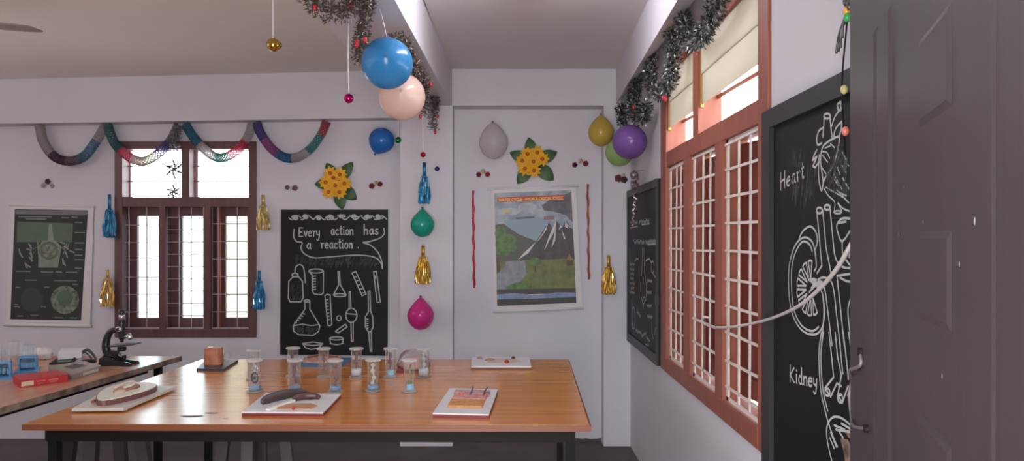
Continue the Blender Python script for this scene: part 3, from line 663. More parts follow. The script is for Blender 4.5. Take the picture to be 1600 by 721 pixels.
# ------------------------------------------------------------------ specimen jars
SPEC = {'ring': mat('spec_dark', (60, 44, 46), .5), 'brown': mat('spec_brown', (128, 84, 70), .6, var=.3, scale=60), 'plum': mat('spec_plum', (98, 60, 66), .6), 'green': mat('spec_green', (120, 128, 84), .6, var=.3, scale=60), 'pale': mat('spec_pale', (186, 178, 176), .6)}
M_blue = mat('jar_label_blue', (130, 186, 206), .6); M_lab = mat('jar_label_grey', (186, 188, 192), .6); M_bluew = mat('jar_blue_liquid', (120, 150, 178), .3)
def jar(px, py, kind, base, label):
    p = PT(px, py); h = .142; J = thing('specimen_jar', label, 'jar', p, 'glass specimen jars on the big table')
    m = MB(); m.lathe(p, [(.034, 0), (.035, .004), (.032, .008), (.0245, .012), (.0245, h-.01)], 24)
    m.build('body', M_glass, J)
    m = MB(); m.lathe(p+V((0, 0, h-.010)), [(.0235, 0), (.0335, .002), (.034, .007), (.032, .010), (.024, .011)], 24); m.build('lid', glass_mat('lid_glass', (244, 246, 246), .12, .15, .45), J)
    m = MB(); m.lathe(p+V((0, 0, .001)), [(.0335, 0), (.034, .003), (.0295, .006)], 24); m.build('foot', glass_mat('foot_glass', (246, 248, 250), .12, .12, .3), J)
    m = MB()
    if kind == 'ring': m.tube([p+V((.013*math.cos(t), 0, .062+.022*math.sin(t))) for t in [k*math.pi/8 for k in range(16)]], .004, 6, closed=True); m.ball(p+V((0, 0, .06)), .008, 8, mi=0)
    elif kind == 'plum':
        m.box((p.x-.011, p.y-.004, p.z+.06), (p.x+.002, p.y+.004, p.z+.118)); m.ball(p+V((.006, 0, .055)), .012, 10, (1, .6, 1.3), jit=.1)
    elif kind == 'green': m.tube(smooth([p+V((-.004, 0, .03)), p+V((.006, 0, .06)), p+V((0, 0, .09)), p+V((.006, 0, .122))]), .004, 6); m.ball(p+V((.002, 0, .045)), .011, 10, (1, .7, 1), jit=.2)
    elif kind == 'flask':
        m.box((p.x-.008, p.y-.004, p.z+.085), (p.x+.006, p.y+.004, p.z+.12)); m.ball(p+V((-.002, 0, .075)), .011, 10, (1, .7, 1), jit=.1); m.tube([p+V((0, 0, .07)), p+V((-.003, 0, .035))], [.006, .001], 6)
    else: m.tube(smooth([p+V((-.004, 0, .03)), p+V((.004, 0, .06)), p+V((-.002, 0, .095)), p+V((.002, 0, .122))]), [.007+.004*math.sin(k*1.3) for k in range(19)], 8)
    m.build('specimen', SPEC['plum' if kind in ('plum', 'flask') else kind], J)
    if base == 'blue':
        m = MB(); m.lathe(p+V((0, 0, .010)), [(.0235, 0), (.0235, .018)], 24); m.build('liquid', M_bluew, J)
    elif base == 'tag':
        m = MB(); o = len(m.v); A0 = [R(-110+k*12) for k in range(7)]
        for z in (.014, .038):
            for a in A0: m.v.append(p+V((.0252*math.cos(a), .0252*math.sin(a), z)))
        for k in range(6): m.f.append([k, k+1, k+8, k+7]); m.m.append(0); m.s.append(True)
        m.build('label', M_blue, J)
    elif base == 'grey':
        m = MB(); m.lathe(p+V((0, 0, .012)), [(.0249, 0), (.0249, .030)], 24); m.build('label', M_lab, J)
for a in ((398, 613, 'ring', 'blue', 'front row leftmost specimen jar with a dark ring inside'), (461, 613, 'plum', 'blue', 'front row second specimen jar with plum coloured lumps inside'),
          (524, 613, 'brown', 'blue', 'front row third specimen jar, brown strand over bluish base, behind the eel board'), (583, 612, 'pale', 'blue', 'front row fourth specimen jar with pale contents and blue base'),
          (640, 613, 'green', 'tag', 'front row rightmost specimen jar with greenish specimen and blue label'),
          (396, 594, 'pale', None, 'back row leftmost specimen jar mostly hidden by the ring jar'), (458, 589, 'plum', None, 'back row second specimen jar standing before the chalkboard edge'),
          (506, 590, 'brown', 'grey2', 'back row third specimen jar with long brown strand, by the blue tray'), (557, 590, 'flask', 'grey', 'back row fourth specimen jar with grey band at the bottom'),
          (610, 590, 'flask', 'tag', 'back row fifth specimen jar with dark plum specimen and blue label'), (662, 590, 'pale', 'grey', 'back row rightmost specimen jar, cloudy, beside the wrapped pink model')):
    jar(*a)

# ------------------------------------------------------------------ anatomy model boards
M_mbr = mat('model_red_side', (122, 44, 48), .5); M_mwhite = mat('model_white', (214, 212, 214), .5)
def lift(p, h): return V((p.x, p.y, p.z+h))
def slab(corners, h0, h1): m = MB(); m.hexa([lift(V(c), h0) for c in corners], [lift(V(c), h1) for c in corners]); return m
def quadmap(c): return lambda u, v, h=0: lift((V(c[0])*(1-u)+V(c[1])*u)*(1-v)+(V(c[3])*(1-u)+V(c[2])*u)*v, h)
def blob(q, u, v, ru, rv, h, h0, n=20, jit=.0):
    """domed lump on a board, laid out in board coordinates"""
    m = MB(); R_ = 4; o = 0; rows = []
    for j in range(R_+1):
        s = math.cos(j/R_*math.pi/2*.92); hh = h0+h*math.sin(j/R_*math.pi/2)
        rows.append([q(u+ru*s*(1+random.uniform(-jit, jit))*math.cos(2*math.pi*k/n), v+rv*s*math.sin(2*math.pi*k/n), hh) for k in range(n)])
    vs = [p for r in rows for p in r]; fs = [(j*n+k, j*n+(k+1) % n, (j+1)*n+(k+1) % n, (j+1)*n+k) for j in range(R_) for k in range(n)]
    fs.append(tuple(R_*n+k for k in range(n))); fs.append(tuple(range(n))[::-1]); return m.add(vs, fs, 0, True)
def plateau(q, uv, h0, h1): m = MB(); m.hexa([q(u, v, h0) for u, v in uv], [q(u, v, h1) for u, v in uv]); return m
# section model, left
c = [PT(112, 646), PT(193, 645), PT(276, 610), PT(181, 609)]; q = quadmap(c)
Bd = thing('anatomy_model', 'white board with a brown rimmed oval section model, left on the big table', 'model', sum(c, V())/4, 'anatomy models on the big table')
slab(c, .006, .018).build('board', mat('board_cream', (206, 198, 190), .5), Bd)
m = MB()
for k in ((.08, .1), (.92, .1), (.92, .9), (.08, .9)): m.lathe(q(*k, 0), [(.008, 0), (.008, .007)], 10)
m.build('rubber_foot', M_white, Bd)
ov = [(.50+.40*math.cos(t)+.05*math.sin(2*t), .50+.43*math.sin(t)) for t in [k*2*math.pi/28 for k in range(28)]]
plateau(q, ov, .018, .038).build('model_body', mat('model_brown', (112, 72, 68), .45), Bd)
ov2 = [(.50+.385*math.cos(t)+.05*math.sin(2*t), .50+.415*math.sin(t)) for t in [k*2*math.pi/28 for k in range(28)]]
plateau(q, ov2, .038, .0412).build('section_face', mat('model_ivory', (222, 214, 200), .45), Bd)
for (u, v, ru, rv, h, cc) in ((.46, .52, .12, .14, .014, (190, 140, 118)), (.56, .62, .10, .10, .016, (160, 108, 96)), (.52, .40, .09, .07, .010, (214, 196, 180))):
    blob(q, u, v, ru, rv, h, .0412, 14, .12).build('organ', mat('organ_%d' % cc[0], cc, .45), Bd)
m = MB(); m.tube(smooth([q(.40, .45, .058), q(.45, .60, .064), q(.55, .66, .064), q(.62, .55, .06), q(.55, .45, .058)]), .005, 6); m.build('organ_rim', mat('organ_cream', (220, 208, 190), .45), Bd)
m = MB(); m.tube([q(.20, .20, .022), q(.22, .50, .022)], .006, 6); m.build('side_strip', mat('organ_140', (140, 86, 74), .5), Bd)
# dark eel-like model in the middle
c = [PT(378, 651), PT(505, 652), PT(533, 622), PT(416, 621)]; q = quadmap(c)
Bd = thing('anatomy_model', 'white board with dark brown elongated organ models, front middle of table', 'model', sum(c, V())/4, 'anatomy models on the big table')
slab(c, 0, .012).build('base', M_mbr, Bd); q2 = quadmap(c); slab(c, .012, .017).build('board', M_mwhite, Bd)
M_md = mat('model_dark', (74, 60, 60), .4, var=.25, scale=30)
m = MB(); m.tube(smooth([q(.13, .34, .028), q(.24, .52, .034), q(.38, .70, .036), q(.52, .84, .032), q(.58, .88, .026)]), [.006, .013, .017, .019, .020, .020, .020, .020, .020, .020, .020, .019, .018, .017, .016, .015, .014, .013, .012, .012, .011, .010, .009, .008, .006], 10, sq=(1, .6)); m.build('organ', M_md, Bd)
m = MB(); m.tube(smooth([q(.48, .52, .030), q(.60, .62, .032), q(.74, .66, .03), q(.80, .64, .026)]), [.006, .010, .012, .013, .013, .013, .013, .013, .013, .013, .013, .012, .012, .011, .011, .010, .010, .009, .005], 10, sq=(1, .7)); m.build('organ', mat('model_dark_red', (92, 60, 62), .4, var=.25, scale=30), Bd)
plateau(q, [(.42, .12), (.80, .14), (.86, .28), (.74, .40), (.46, .36), (.36, .2)], .017, .021).build('base_patch', mat('model_tan', (192, 138, 100), .5), Bd)
m = MB(); m.bar(q(.30, .06, .02), q(.50, .50, .024), .016, .008); m.build('white_rib', mat('model_rib', (232, 228, 222), .5), Bd)
m = MB(); m.ball(q(.605, .10, .024), .006, 8, (1, 1, 1.6)); m.build('marker', mat('marker_red', (176, 50, 44), .5), Bd)
# skin block model
c = [PT(676, 653), PT(764, 655), PT(778, 615), PT(703, 613)]; q = quadmap(c)
Bd = thing('anatomy_model', 'white board with pink and orange skin section model, front right of table', 'model', sum(c, V())/4, 'anatomy models on the big table')
slab(c, 0, .012).build('base', M_mbr, Bd); slab(c, .012, .017).build('board', M_mwhite, Bd)
plateau(q, [(.20, .20), (.84, .20), (.84, .46), (.20, .46)], .017, .026).build('fat_layer', mat('model_orange', (206, 152, 92), .6, rgb2=(186, 118, 70), scale=60), Bd)
plateau(q, [(.20, .46), (.84, .46), (.84, .66), (.20, .66)], .017, .028).build('dermis', mat('model_pink', (206, 164, 156), .6, rgb2=(186, 118, 112), scale=40), Bd)
plateau(q, [(.18, .66), (.88, .66), (.88, .80), (.18, .80)], .017, .031).build('epidermis', mat('model_mauve', (150, 96, 104), .6, rgb2=(200, 170, 168), scale=50), Bd)
m = MB()
for u0, u1 in ((.52, .50), (.78, .80)): m.tube(smooth([q(u0, .58, .032), q(u0+.01, .72, .036), q(u1, .92, .034)]), .003, 6)
m.build('hair_shaft', mat('hair_grey', (92, 84, 84), .5), Bd)
m = MB()
for u, v in ((.33, .60), (.36, .58), (.30, .62), (.84, .56)): m.ball(q(u, v, .030), .006, 8)
m.build('follicle', mat('marker_rose', (206, 90, 96), .5), Bd)
# flat board at the back right
c = [PT(736, 578), PT(830, 578), PT(827, 563.3), PT(737, 563.3)]; q = quadmap(c)
Bd = thing('anatomy_model', 'flat white board with small red organ at the far table edge', 'model', sum(c, V())/4, 'anatomy models on the big table')
slab(c, 0, .010).build('base', mat('base_brown', (104, 66, 52), .5), Bd); slab(c, .010, .016).build('board', M_mwhite, Bd)
blob(q, .60, .40, .045, .12, .014, .016).build('organ', mat('marker_red', (176, 50, 44), .5), Bd)
blob(q, .32, .66, .09, .12, .010, .016).build('organ', mat('model_fawn', (172, 132, 116), .5), Bd)
blob(q, .55, .55, .30, .28, .004, .016).build('outline', mat('model_pale_body', (204, 186, 174), .5), Bd)
blob(q, .72, .86, .035, .06, .012, .016).build('eye', M_md, Bd); blob(q, .14, .84, .05, .06, .012, .016).build('eye', mat('model_mauve', (150, 96, 104), .6), Bd)
# blue tray model behind the jars
c = [PT(470, 573), PT(534, 574), PT(550, 563), PT(476, 563)]; q = quadmap(c)
Bd = thing('anatomy_model', 'blue tray with a ribbed pink model behind the jars', 'model', sum(c, V())/4, 'anatomy models on the big table')
slab(c, 0, .014).build('tray', mat('tray_blue', (70, 112, 150), .4), Bd)
plateau(q, [(.04, .12), (.82, .12), (.80, .92), (.06, .92)], .014, .024).build('model_body', mat('model_rose', (198, 164, 154), .5, rgb2=(176, 120, 106), scale=50), Bd)
m = MB(); m.tube(smooth([q(.10, .60, .028), q(.35, .85, .032), q(.75, .70, .03)]), .006, 6); m.build('vessel', mat('organ_140', (140, 86, 74), .5), Bd)
# orange block on dark tray
c = [PT(307, 580), PT(349, 581), PT(372, 566), PT(322, 566)]; q = quadmap(c)
Bd = thing('anatomy_model', 'upright orange brown block on a dark slanted tray, left behind the jars', 'model', sum(c, V())/4, 'anatomy models on the big table')
slab(c, 0, .012).build('tray', mat('tray_dark', (60, 66, 84), .35), Bd)
b = q(.45, .45); w2 = .043; m = MB()
prof = [(-w2, -.025), (-w2*.9, -.035), (0, -.039), (w2*.8, -.035), (w2, -.02), (w2*.95, .025), (-w2*.95, .025)]
m.hexa([b+V((x, y, .012)) for x, y in prof], [b+V((x*.93, y, .102)) for x, y in prof]); bevel(m.build('block', mat('model_terracotta', (188, 122, 92), .4, rgb2=(160, 96, 74), scale=25), Bd), .004)
m = MB(); m.lathe(b+V((-.015, -.01, .102)), [(.014, 0), (.014, .004)], 12); m.build('cap', mat('model_rib', (232, 228, 222), .5), Bd)
m = MB(); m.ball(b+V((.062, .01, .05)), .022, 12, (.8, .8, 1.5)); m.build('clear_lobe', M_glass, Bd)
# wrapped pink model at the back
c = [PT(619, 583), PT(668, 584), PT(672, 568), PT(624, 568)]; q = quadmap(c)
Bd = thing('anatomy_model', 'pink model under clear wrapping behind the rightmost jars', 'model', sum(c, V())/4, 'anatomy models on the big table')
slab(c, 0, .010).build('base', M_mbr, Bd); blob(q, .5, .5, .42, .4, .045, .010, 18, .06).build('organ', mat('model_pink_skin', (206, 166, 156), .5), Bd)
blob(q, .5, .5, .52, .5, .085, .010, 22, .10).build('clear_wrap', glass_mat('wrap_film', (246, 240, 242), .25, .12, .10), Bd)

# ------------------------------------------------------------------ things on the left table
# microscope
dm = 3.80; g = (lambda zx, zy, k=0: P(140+zx/6, 480+zy/6, dm)+V((0, k, 0)))
base = PT(184, 570); MS = thing('microscope', 'black microscope with curved arm on the long left table', 'microscope', V((base.x, dm, TH)))
M_mb = mat('microscope_black', (34, 32, 36), .28); M_ms = mat('microscope_silver', (206, 206, 208), .22, .8)
zb = TH
def at(zx, z, k=0): p = g(zx, 0); return V((p.x, dm+k, zb+z))
m = MB()
for s in (-1, 1): m.hexa([at(120, .0, s*.045), at(430, .0, s*.05), at(430, .0, s*.025), at(120, .0, s*.012)], [at(130, .045, s*.04), at(418, .016, s*.046), at(418, .016, s*.027), at(130, .045, s*.012)])
m.hexa([at(108, 0, -.045), at(235, 0, -.045), at(235, 0, .045), at(108, 0, .045)], [at(150, .055, -.03), at(255, .04, -.03), at(255, .04, .03), at(150, .055, .03)])
bevel(m.build('base', M_mb, MS), .004)
m = MB(); m.tube(smooth([g(205, 470), g(165, 420), g(152, 360), g(165, 290), g(200, 230), g(255, 215)]), [.030-.0004*k for k in range(31)], 12, sq=(.8, .75)); m.build('arm', M_mb, MS)
m = MB(); m.bar(g(165, 430), g(262, 440), .036, .03); m.bar(g(180, 470), g(330, 472), .03, .022); m.build('pillar', M_mb, MS)
m = MB(); m.lathe(g(299, 300), [(.013, 0), (.016, .02), (.017, .075), (.017, .10), (.014, .105)], 20); m.build('tube', M_mb, MS)
m = MB(); m.lathe(g(301, 118), [(.0145, 0), (.0145, .026)], 20); m.build('tube_collar', M_ms, MS)
m = MB(); m.lathe(g(300, 72), [(.015, 0), (.017, .004), (.016, .022), (.012, .026)], 20); m.build('eyepiece', M_mb, MS)
m = MB(); m.lathe(g(298, 205, -.012), [(.016, 0), (.016, .02), (.010, .024)], 18, (0, -1, 0)); k_ = m.build('focus_knob', M_ms, MS)
m = MB(); m.lathe(g(298, 205, -.036), [(.009, 0), (.009, .004)], 14, (0, -1, 0)); m.build('knob_centre', M_mb, k_)
m = MB(); m.ball(g(305, 290), .017, 14, (1, 1, .7)); m.lathe(g(303, 300), [(.010, 0), (.008, -.018)], 14); m.build('nosepiece', M_mb, MS)
m = MB(); m.lathe(g(312, 288), [(.006, 0), (.007, .03)], 12, (1, 0, .35)); m.build('objective', M_ms, MS)
m = MB(); m.lathe(g(365, 250), [(.006, 0), (.011, .006), (.012, .028), (.007, .034)], 14, (.35, 0, -1)); m.build('objective', M_ms, MS)
m = MB(); m.hexa([g(188, 372, -.05), g(440, 350, -.05), g(440, 350, .05), g(188, 372, .05)], [g(188, 360, -.05), g(440, 342, -.05), g(440, 342, .05), g(188, 360, .05)]); m.build('stage', M_mb, MS)
m = MB(); m.bar(g(230, 352, -.03), g(400, 341, -.02), .006, .003); m.bar(g(230, 352, .03), g(400, 341, .02), .006, .003); m.build('stage_clip', M_ms, MS)
m = MB(); m.lathe(g(303, 415), [(.018, 0), (.022, .006), (.022, .022)], 18); m.build('condenser', M_mb, MS)
m = MB(); m.lathe(g(300, 455), [(.018, 0), (.018, .005)], 18, (.5, -.2, 1)); m.build('mirror', M_ms, MS)
# red carton and grey slide box
c = [PT(30, 606), PT(76, 601.5), PT(108, 596.5), PT(60, 599)]
c = [PT(31, 607), PT(106, 597), PT(92, 590), PT(20, 598)]
RB = thing('carton', 'red printed carton lying on the long left table', 'box', sum(c, V())/4)
slab(c, 0, .034).build('box', mat('carton_red', (186, 44, 50), .45), RB)
q = quadmap(c)
nf = (c[1]-c[0]).cross(V((0, 0, 1))).normalized()
def face(u0, u1, h0, h1, name, mtl, par):
    m = MB(); m.poly([lift(c[0].lerp(c[1], u0), h0)+nf*.0006, lift(c[0].lerp(c[1], u1), h0)+nf*.0006, lift(c[0].lerp(c[1], u1), h1)+nf*.0006, lift(c[0].lerp(c[1], u0), h1)+nf*.0006]); return m.build(name, mtl, par)
face(.03, .28, .006, .026, 'paper_label', mat('label_cream', (212, 196, 170), .6), RB)
m = MB()
for u0, u1, h0, h1 in ((.34, .52, .018, .023), (.36, .50, .008, .011), (.60, .80, .017, .024), (.62, .78, .009, .013)):
    x = 0
    for k in range(8):
        ua = u0+(u1-u0)*k/8; ub = ua+(u1-u0)/8*.7; hh = random.uniform(.7, 1.1)
        m.poly([lift(c[0].lerp(c[1], ua), h0)+nf*.0007, lift(c[0].lerp(c[1], ub), h0)+nf*.0007, lift(c[0].lerp(c[1], ub), h0+(h1-h0)*hh)+nf*.0007, lift(c[0].lerp(c[1], ua), h0+(h1-h0)*hh)+nf*.0007])
m.build('printed_mark', mat('carton_print', (216, 150, 146), .6), RB)
c = [PT(112, 594), PT(157, 580.5), PT(128, 573), PT(76, 583)]
GB = thing('slide_box', 'long grey slide box beside the red carton', 'box', sum(c, V())/4)
slab(c, 0, .022).build('tray', mat('slide_box_grey', (142, 128, 122), .35), GB)
slab([V(p)+(sum(c, V())/4-V(p))*-.01 for p in c], .022, .030).build('lid', mat('slide_box_lid', (176, 166, 160), .25, coat=.3), GB)
nf = (c[1]-c[0]).cross(V((0, 0, 1))).normalized(); face(.38, .92, .004, .017, 'paper_label', mat('label_white', (206, 196, 190), .6), GB)
q = quadmap(c); m = MB(); m.hexa([q(.25, .3, .030), q(.75, .3, .030), q(.70, .7, .030), q(.25, .7, .030)], [q(.25, .3, .032), q(.75, .3, .032), q(.70, .7, .032), q(.25, .7, .032)]); m.build('lid_window', mat('lid_window', (120, 112, 110), .15), GB)
# white adaptor on black base with cable
c = [PT(77, 571), PT(118, 568.5), PT(128, 562), PT(90, 563)]
AD = thing('power_supply', 'white boxed device on a black base plate behind the red carton', 'device', sum(c, V())/4)
slab(c, 0, .012).build('base_plate', M_mb, AD)
c3 = [PT(90, 567), PT(128, 564.5), PT(134, 559), PT(97, 560)]
o = slab(c3, .012, .056).build('case', M_white, AD); bevel(o, .005)
m = MB(); a = PT(118, 567)
pts = [PT(112, 567)+V((0, -.01, .006)), PT(124, 563)+V((0, 0, .03)), PT(136, 562)+V((0, 0, .055)), PT(146, 563)+V((0, 0, .03)), PT(150, 565)+V((0, 0, .008)), PT(140, 567)+V((0, 0, .012)), PT(126, 568)+V((0, 0, .01)), PT(117, 569)+V((0, 0, .006))]
m.tube(smooth(pts), .006, 8); m.tube(smooth([p+V((.01, -.015, -.004)) for p in pts[1:]]), .005, 8); m.tube(smooth([p+V((-.005, -.03, -.002)) for p in pts[2:6]]), .005, 8)
tag(m.build('cable', mat('cable_black', (44, 40, 44), .5), None, a), 'black cable coiled against the white boxed device', 'cable')
# crumpled cloth
m = MB(); p = PT(66, 562); m.ball(p+V((0, 0, .030)), .05, 20, (1.1, .8, .72), jit=.16); m.ball(p+V((-.06, 0, .024)), .04, 18, (1, .8, .7), jit=.16)
tag(m.build('cloth', mat('cloth_white', (222, 220, 222), .8), None, p), 'crumpled white cloth behind the blue test tube rack', 'cloth')
# test tube racks
M_rack = mat('rack_blue', (92, 152, 200), .35); M_tube = glass_mat('tube_glass', (246, 248, 250), .14, .05, .14)
def rack(c, h, label, n, tlabel, tgroup, tall):
    q = quadmap(c); Rk = thing('test_tube_rack', label, 'rack', sum([V(x) for x in c], V())/4, 'blue test tube racks on the left table')
    slab(c, 0, .008).build('base', M_rack, Rk)
    inn = [q(.12, .25), q(.88, .25), q(.88, .75), q(.12, .75)]
    slab(inn, h-.006, h).build('top_plate', M_rack, Rk)
    for u in (.12, .88):
        m = MB(); m.hexa([q(u-.03, .25, .008), q(u+.03, .25, .008), q(u+.03, .75, .008), q(u-.03, .75, .008)], [q(u-.03, .25, h-.004), q(u+.03, .25, h-.004), q(u+.03, .75, h-.004), q(u-.03, .75, h-.004)]); m.build('side_post', M_rack, Rk)
    m = MB(); m.hexa([q(.12, .72, .008), q(.88, .72, .008), q(.88, .75, .008), q(.12, .75, .008)], [q(.12, .72, h-.02), q(.88, .72, h-.02), q(.88, .75, h-.02), q(.12, .75, h-.02)]); m.build('back_plate', glass_mat('rack_sheet', (120, 176, 220), .2, .1, .45), Rk)
    for k in range(n):
        u = .22+.56*k/max(1, n-1); b = q(u, .5, .009); t = tall[k % len(tall)]
        m = MB(); m.lathe(b, [(.003, 0), (.008, .004), (.0095, .012), (.0095, t-.004), (.012, t), (.0095, t)], 14)
        o = tag(m.build('test_tube', M_tube, None, b), tlabel, 'test tube', tgroup)
        m = MB(); m.lathe(b+V((0, 0, .003)), [(.004, 0), (.0085, .006), (.0085, .03)], 12); m.build('liquid', mat('tube_liquid', (150, 196, 224), .3), o)
rack([PT(24, 585), PT(58, 583), PT(64, 575), PT(30, 576)], .075, 'blue rack full of glass tubes beside the crumpled cloth', 6, 'slim glass test tube standing in the blue rack by the cloth', 'test tubes in the rack by the cloth', (.14, .118, .12, .122, .118, .12))
rack([PT(-22, 596), PT(19, 593), PT(24, 584), PT(-12, 586)], .075, 'blue test tube rack cut off by the left edge of the photo', 4, 'slim glass test tube standing in the leftmost blue rack', 'test tubes in the leftmost rack', (.125, .13, .12, .128))
p = PT(20, 572); m = MB(); m.lathe(p, [(.03, 0), (.03, .004), (.02, .008), (.019, .012), (.019, .125), (.022, .128)], 20)
tag(m.build('measuring_cylinder', M_tube, None, p), 'clear glass cylinder standing between the two blue racks', 'cylinder')

# ------------------------------------------------------------------ balloons
def balloon(px, py, rx, ry, d, rgb, label, ang=90, clear=0, string=None, amount=.3, pear=.25, kf=.6):
    """ang: photo direction the knot points to (90 up, 270 down); rx is the radius in photo pixels"""
    c = P(px, py, d); r = rx*d/F; l = ry*d/F; ax = V((math.cos(R(ang)), 0, math.sin(R(ang)))) if ang is not None else V((.12, -1, .02)).normalized()
    prof = []
    N = 22
    for k in range(N+1):
        t = math.pi*k/N; s = math.sin(t); z = -math.cos(t)
        rr = r*s*(1-pear*max(0, z)**1.6*.9); prof.append((max(rr, .0012), l*z*(1+.10*max(0, z)**4)))
    nm = 'rubber_%d_%d_%d' % rgb
    m = MB(); m.lathe(c, prof, 32, ax); o = m.build('balloon', trans_mat(nm, rgb, amount, .22, clear), None, c)
    tag(o, label, 'balloon', 'party balloons')
    k = c+ax*l*1.08; m = MB(); m.lathe(k, [(.004, 0), (.006, .006), (.009, .014), (.008, .017)], 12, ax); m.build('knot', trans_mat(nm+'_k', tuple(int(x*(kf if ang is not None else .85)) for x in rgb), .2, .4), o)
    if string: m = MB(); m.tube([c+ax*l*.98 if ang is not None else c+V((0, 0, l*.98)), V(string)], .0018, 5); m.build('string', M_thread, o)
    return o
s = P(594, 14, 3.07); s.z = 2.499
balloon(605, 99, 40, 40, 3.10, (62, 144, 204), 'large bright blue balloon hanging from the overhead beam', None, 0, s, .25, .05)
balloon(628, 151, 36.5, 36.5, 3.55, (238, 208, 196), 'pale peach balloon hanging behind the large blue balloon', None, 0, V((P(628, 151, 3.55).x, 3.55, 2.499)), .35, .05)
balloon(596, 220, 20, 20, 5.34, (46, 122, 204), 'small blue balloon taped on the back wall under the beam', 245, 0, None, .3, .2)
balloon(660, 350, 18.5, 21, 5.15, (38, 172, 148), 'green balloon on the column between blue and gold tassels', 90, 0, None, .3, .45)
balloon(657, 492, 20.5, 24, 5.14, (222, 60, 148), 'pink balloon low on the column above the jars', 90, 0, None, .3, .45)
balloon(771, 222, 22.5, 27, 5.28, (222, 216, 220), 'clear whitish balloon on the wall left of the yellow flowers', 93, .35, None, .3, .3)
balloon(939, 206, 20, 23, 5.14, (210, 182, 86), 'yellow balloon in the right corner under the beam', 90, 0, None, .35, .3)
balloon(968, 238, 22, 22, 4.98, (164, 196, 124), 'light green balloon behind the purple one', None, 0, PX(972, 196, .735), .35, .05)
balloon(984, 222, 27, 27, 4.45, (126, 88, 160), 'purple balloon in front of the light green one by the right wall', None, 0, PX(998, 186, .785), .25, .05)

# ------------------------------------------------------------------ hanging baubles
def bauble(px, py, r, d, rgb, top, label, two=False):
    c = P(px, py, d); rr = r*d/F; m = MB(); m.ball(c, rr, 20)
    if two: m.ball(c+V((rr*.75, -.2*rr, -.15*rr)), rr*.6, 14)
    o = tag(m.build('bauble', mat('bauble_%d_%d_%d' % rgb, rgb, .14, .9), None, c), label, 'bauble', 'hanging baubles')
    m = MB(); m.lathe(c+V((0, 0, rr*.92)), [(rr*.28, 0), (rr*.28, rr*.25)], 10); m.build('cap', mat('bauble_cap', (200, 190, 170), .3, .8), o)
    if top: m = MB(); m.tube([c+V((0, 0, rr)), V((c.x+random.uniform(-.004, .004), d, (c.z+top)/2)), V((c.x, d, top))], .0028, 5); m.build('string', M_thread, o)
bauble(427, 70, 10.5, 3.0, (190, 150, 70), 2.745, 'gold bauble hanging from the left ceiling', True)
bauble(545, 154, 7.5, 3.12, (200, 24, 110), 2.499, 'magenta bauble on a long white string beneath the tinsel')
bauble(622, 219, 5, 4.5, (40, 130, 70), 2.499, 'green bauble hanging beside the small blue balloon')
bauble(661, 242, 4.3, 4.6, (190, 26, 50), 2.499, 'red bauble hanging above the blue tassel on the column')
bauble(683, 264, 3.8, 5.228, (48, 48, 120), None, 'tiny dark blue bauble stuck on the column')

# ------------------------------------------------------------------ foil tassels
def tassel(px, y0, y1, y2, hw, d, rgb, label):
    """stick y0..y1, skirt y1..y2 with half width hw at the bottom"""
    a, b, e = P(px, y0, d), P(px, y1, d), P(px, y2, d); w_ = hw*d/F; mt = mat('foil_%d_%d_%d' % rgb, rgb, .38, .55); mt2 = mat('foil_glint_%d_%d_%d' % rgb, tuple(int(x*.55+110) for x in rgb), .25, .7)
    T = thing('foil_tassel', label, 'tassel', a, 'foil tassels on the walls')
    m = MB(); m.tube([b, a], .0125, 8, sq=(1, .5)); m.build('hanging_loop', mt, T)
    m = MB(); m.lathe(b+V((0, 0, -.012)), [(.016, 0), (.020, .010), (.014, .02)], 12); m.build('knot', mt, T)
    m = MB()
    for k in range(110):
        t = random.uniform(0, 2*math.pi); rr = math.sqrt(random.random()); x = w_*rr*math.cos(t); y = .022*rr*math.sin(t)
        L_ = (b.z-e.z)*random.uniform(.86, 1.0); tw = random.uniform(0, math.pi); pts = []
        for i in range(6):
            f = i/5; s_ = min(1, .5+f*.9); pts.append(b+V((x*s_+random.uniform(-.003, .003), y*s_+random.uniform(-.002, .002), -L_*f)))
        for i in range(5):
            an = tw+i*.9; dv = V((math.cos(an), math.sin(an)*.8, 0))*.005; dv2 = V((math.cos(an+.9), math.sin(an+.9)*.8, 0))*.005
            m.add([pts[i]-dv, pts[i]+dv, pts[i+1]+dv2, pts[i+1]-dv2], [(0, 1, 2, 3)], 1 if random.random() < .18 else 0)
    m.build('skirt', [mt, mt2], T)
BLU, GLD, PGD = (48, 124, 166), (196, 150, 50), (196, 172, 110)
tassel(171, 304, 328, 372, 10, DL-.045, BLU, 'blue foil tassel left of the dark window, upper')
tassel(168, 422, 436, 481, 11, DL-.045, (206, 166, 100), 'gold foil tassel left of the dark window, lower')
tassel(411, 305, 322, 360, 10, DL-.045, PGD, 'pale gold foil tassel right of the dark window, upper')
tassel(405, 423, 440, 485, 9, DL-.045, BLU, 'blue foil tassel right of the dark window, lower')
tassel(663, 254, 276, 319, 9, DC-.045, BLU, 'blue foil tassel on the column above the green balloon')
tassel(661, 384, 402, 445, 12, DC-.045, GLD, 'gold foil tassel on the column between green and pink balloons')
tassel(951, 400, 418, 461, 11, DC-.045, GLD, 'gold foil tassel in the corner right of the landscape poster')

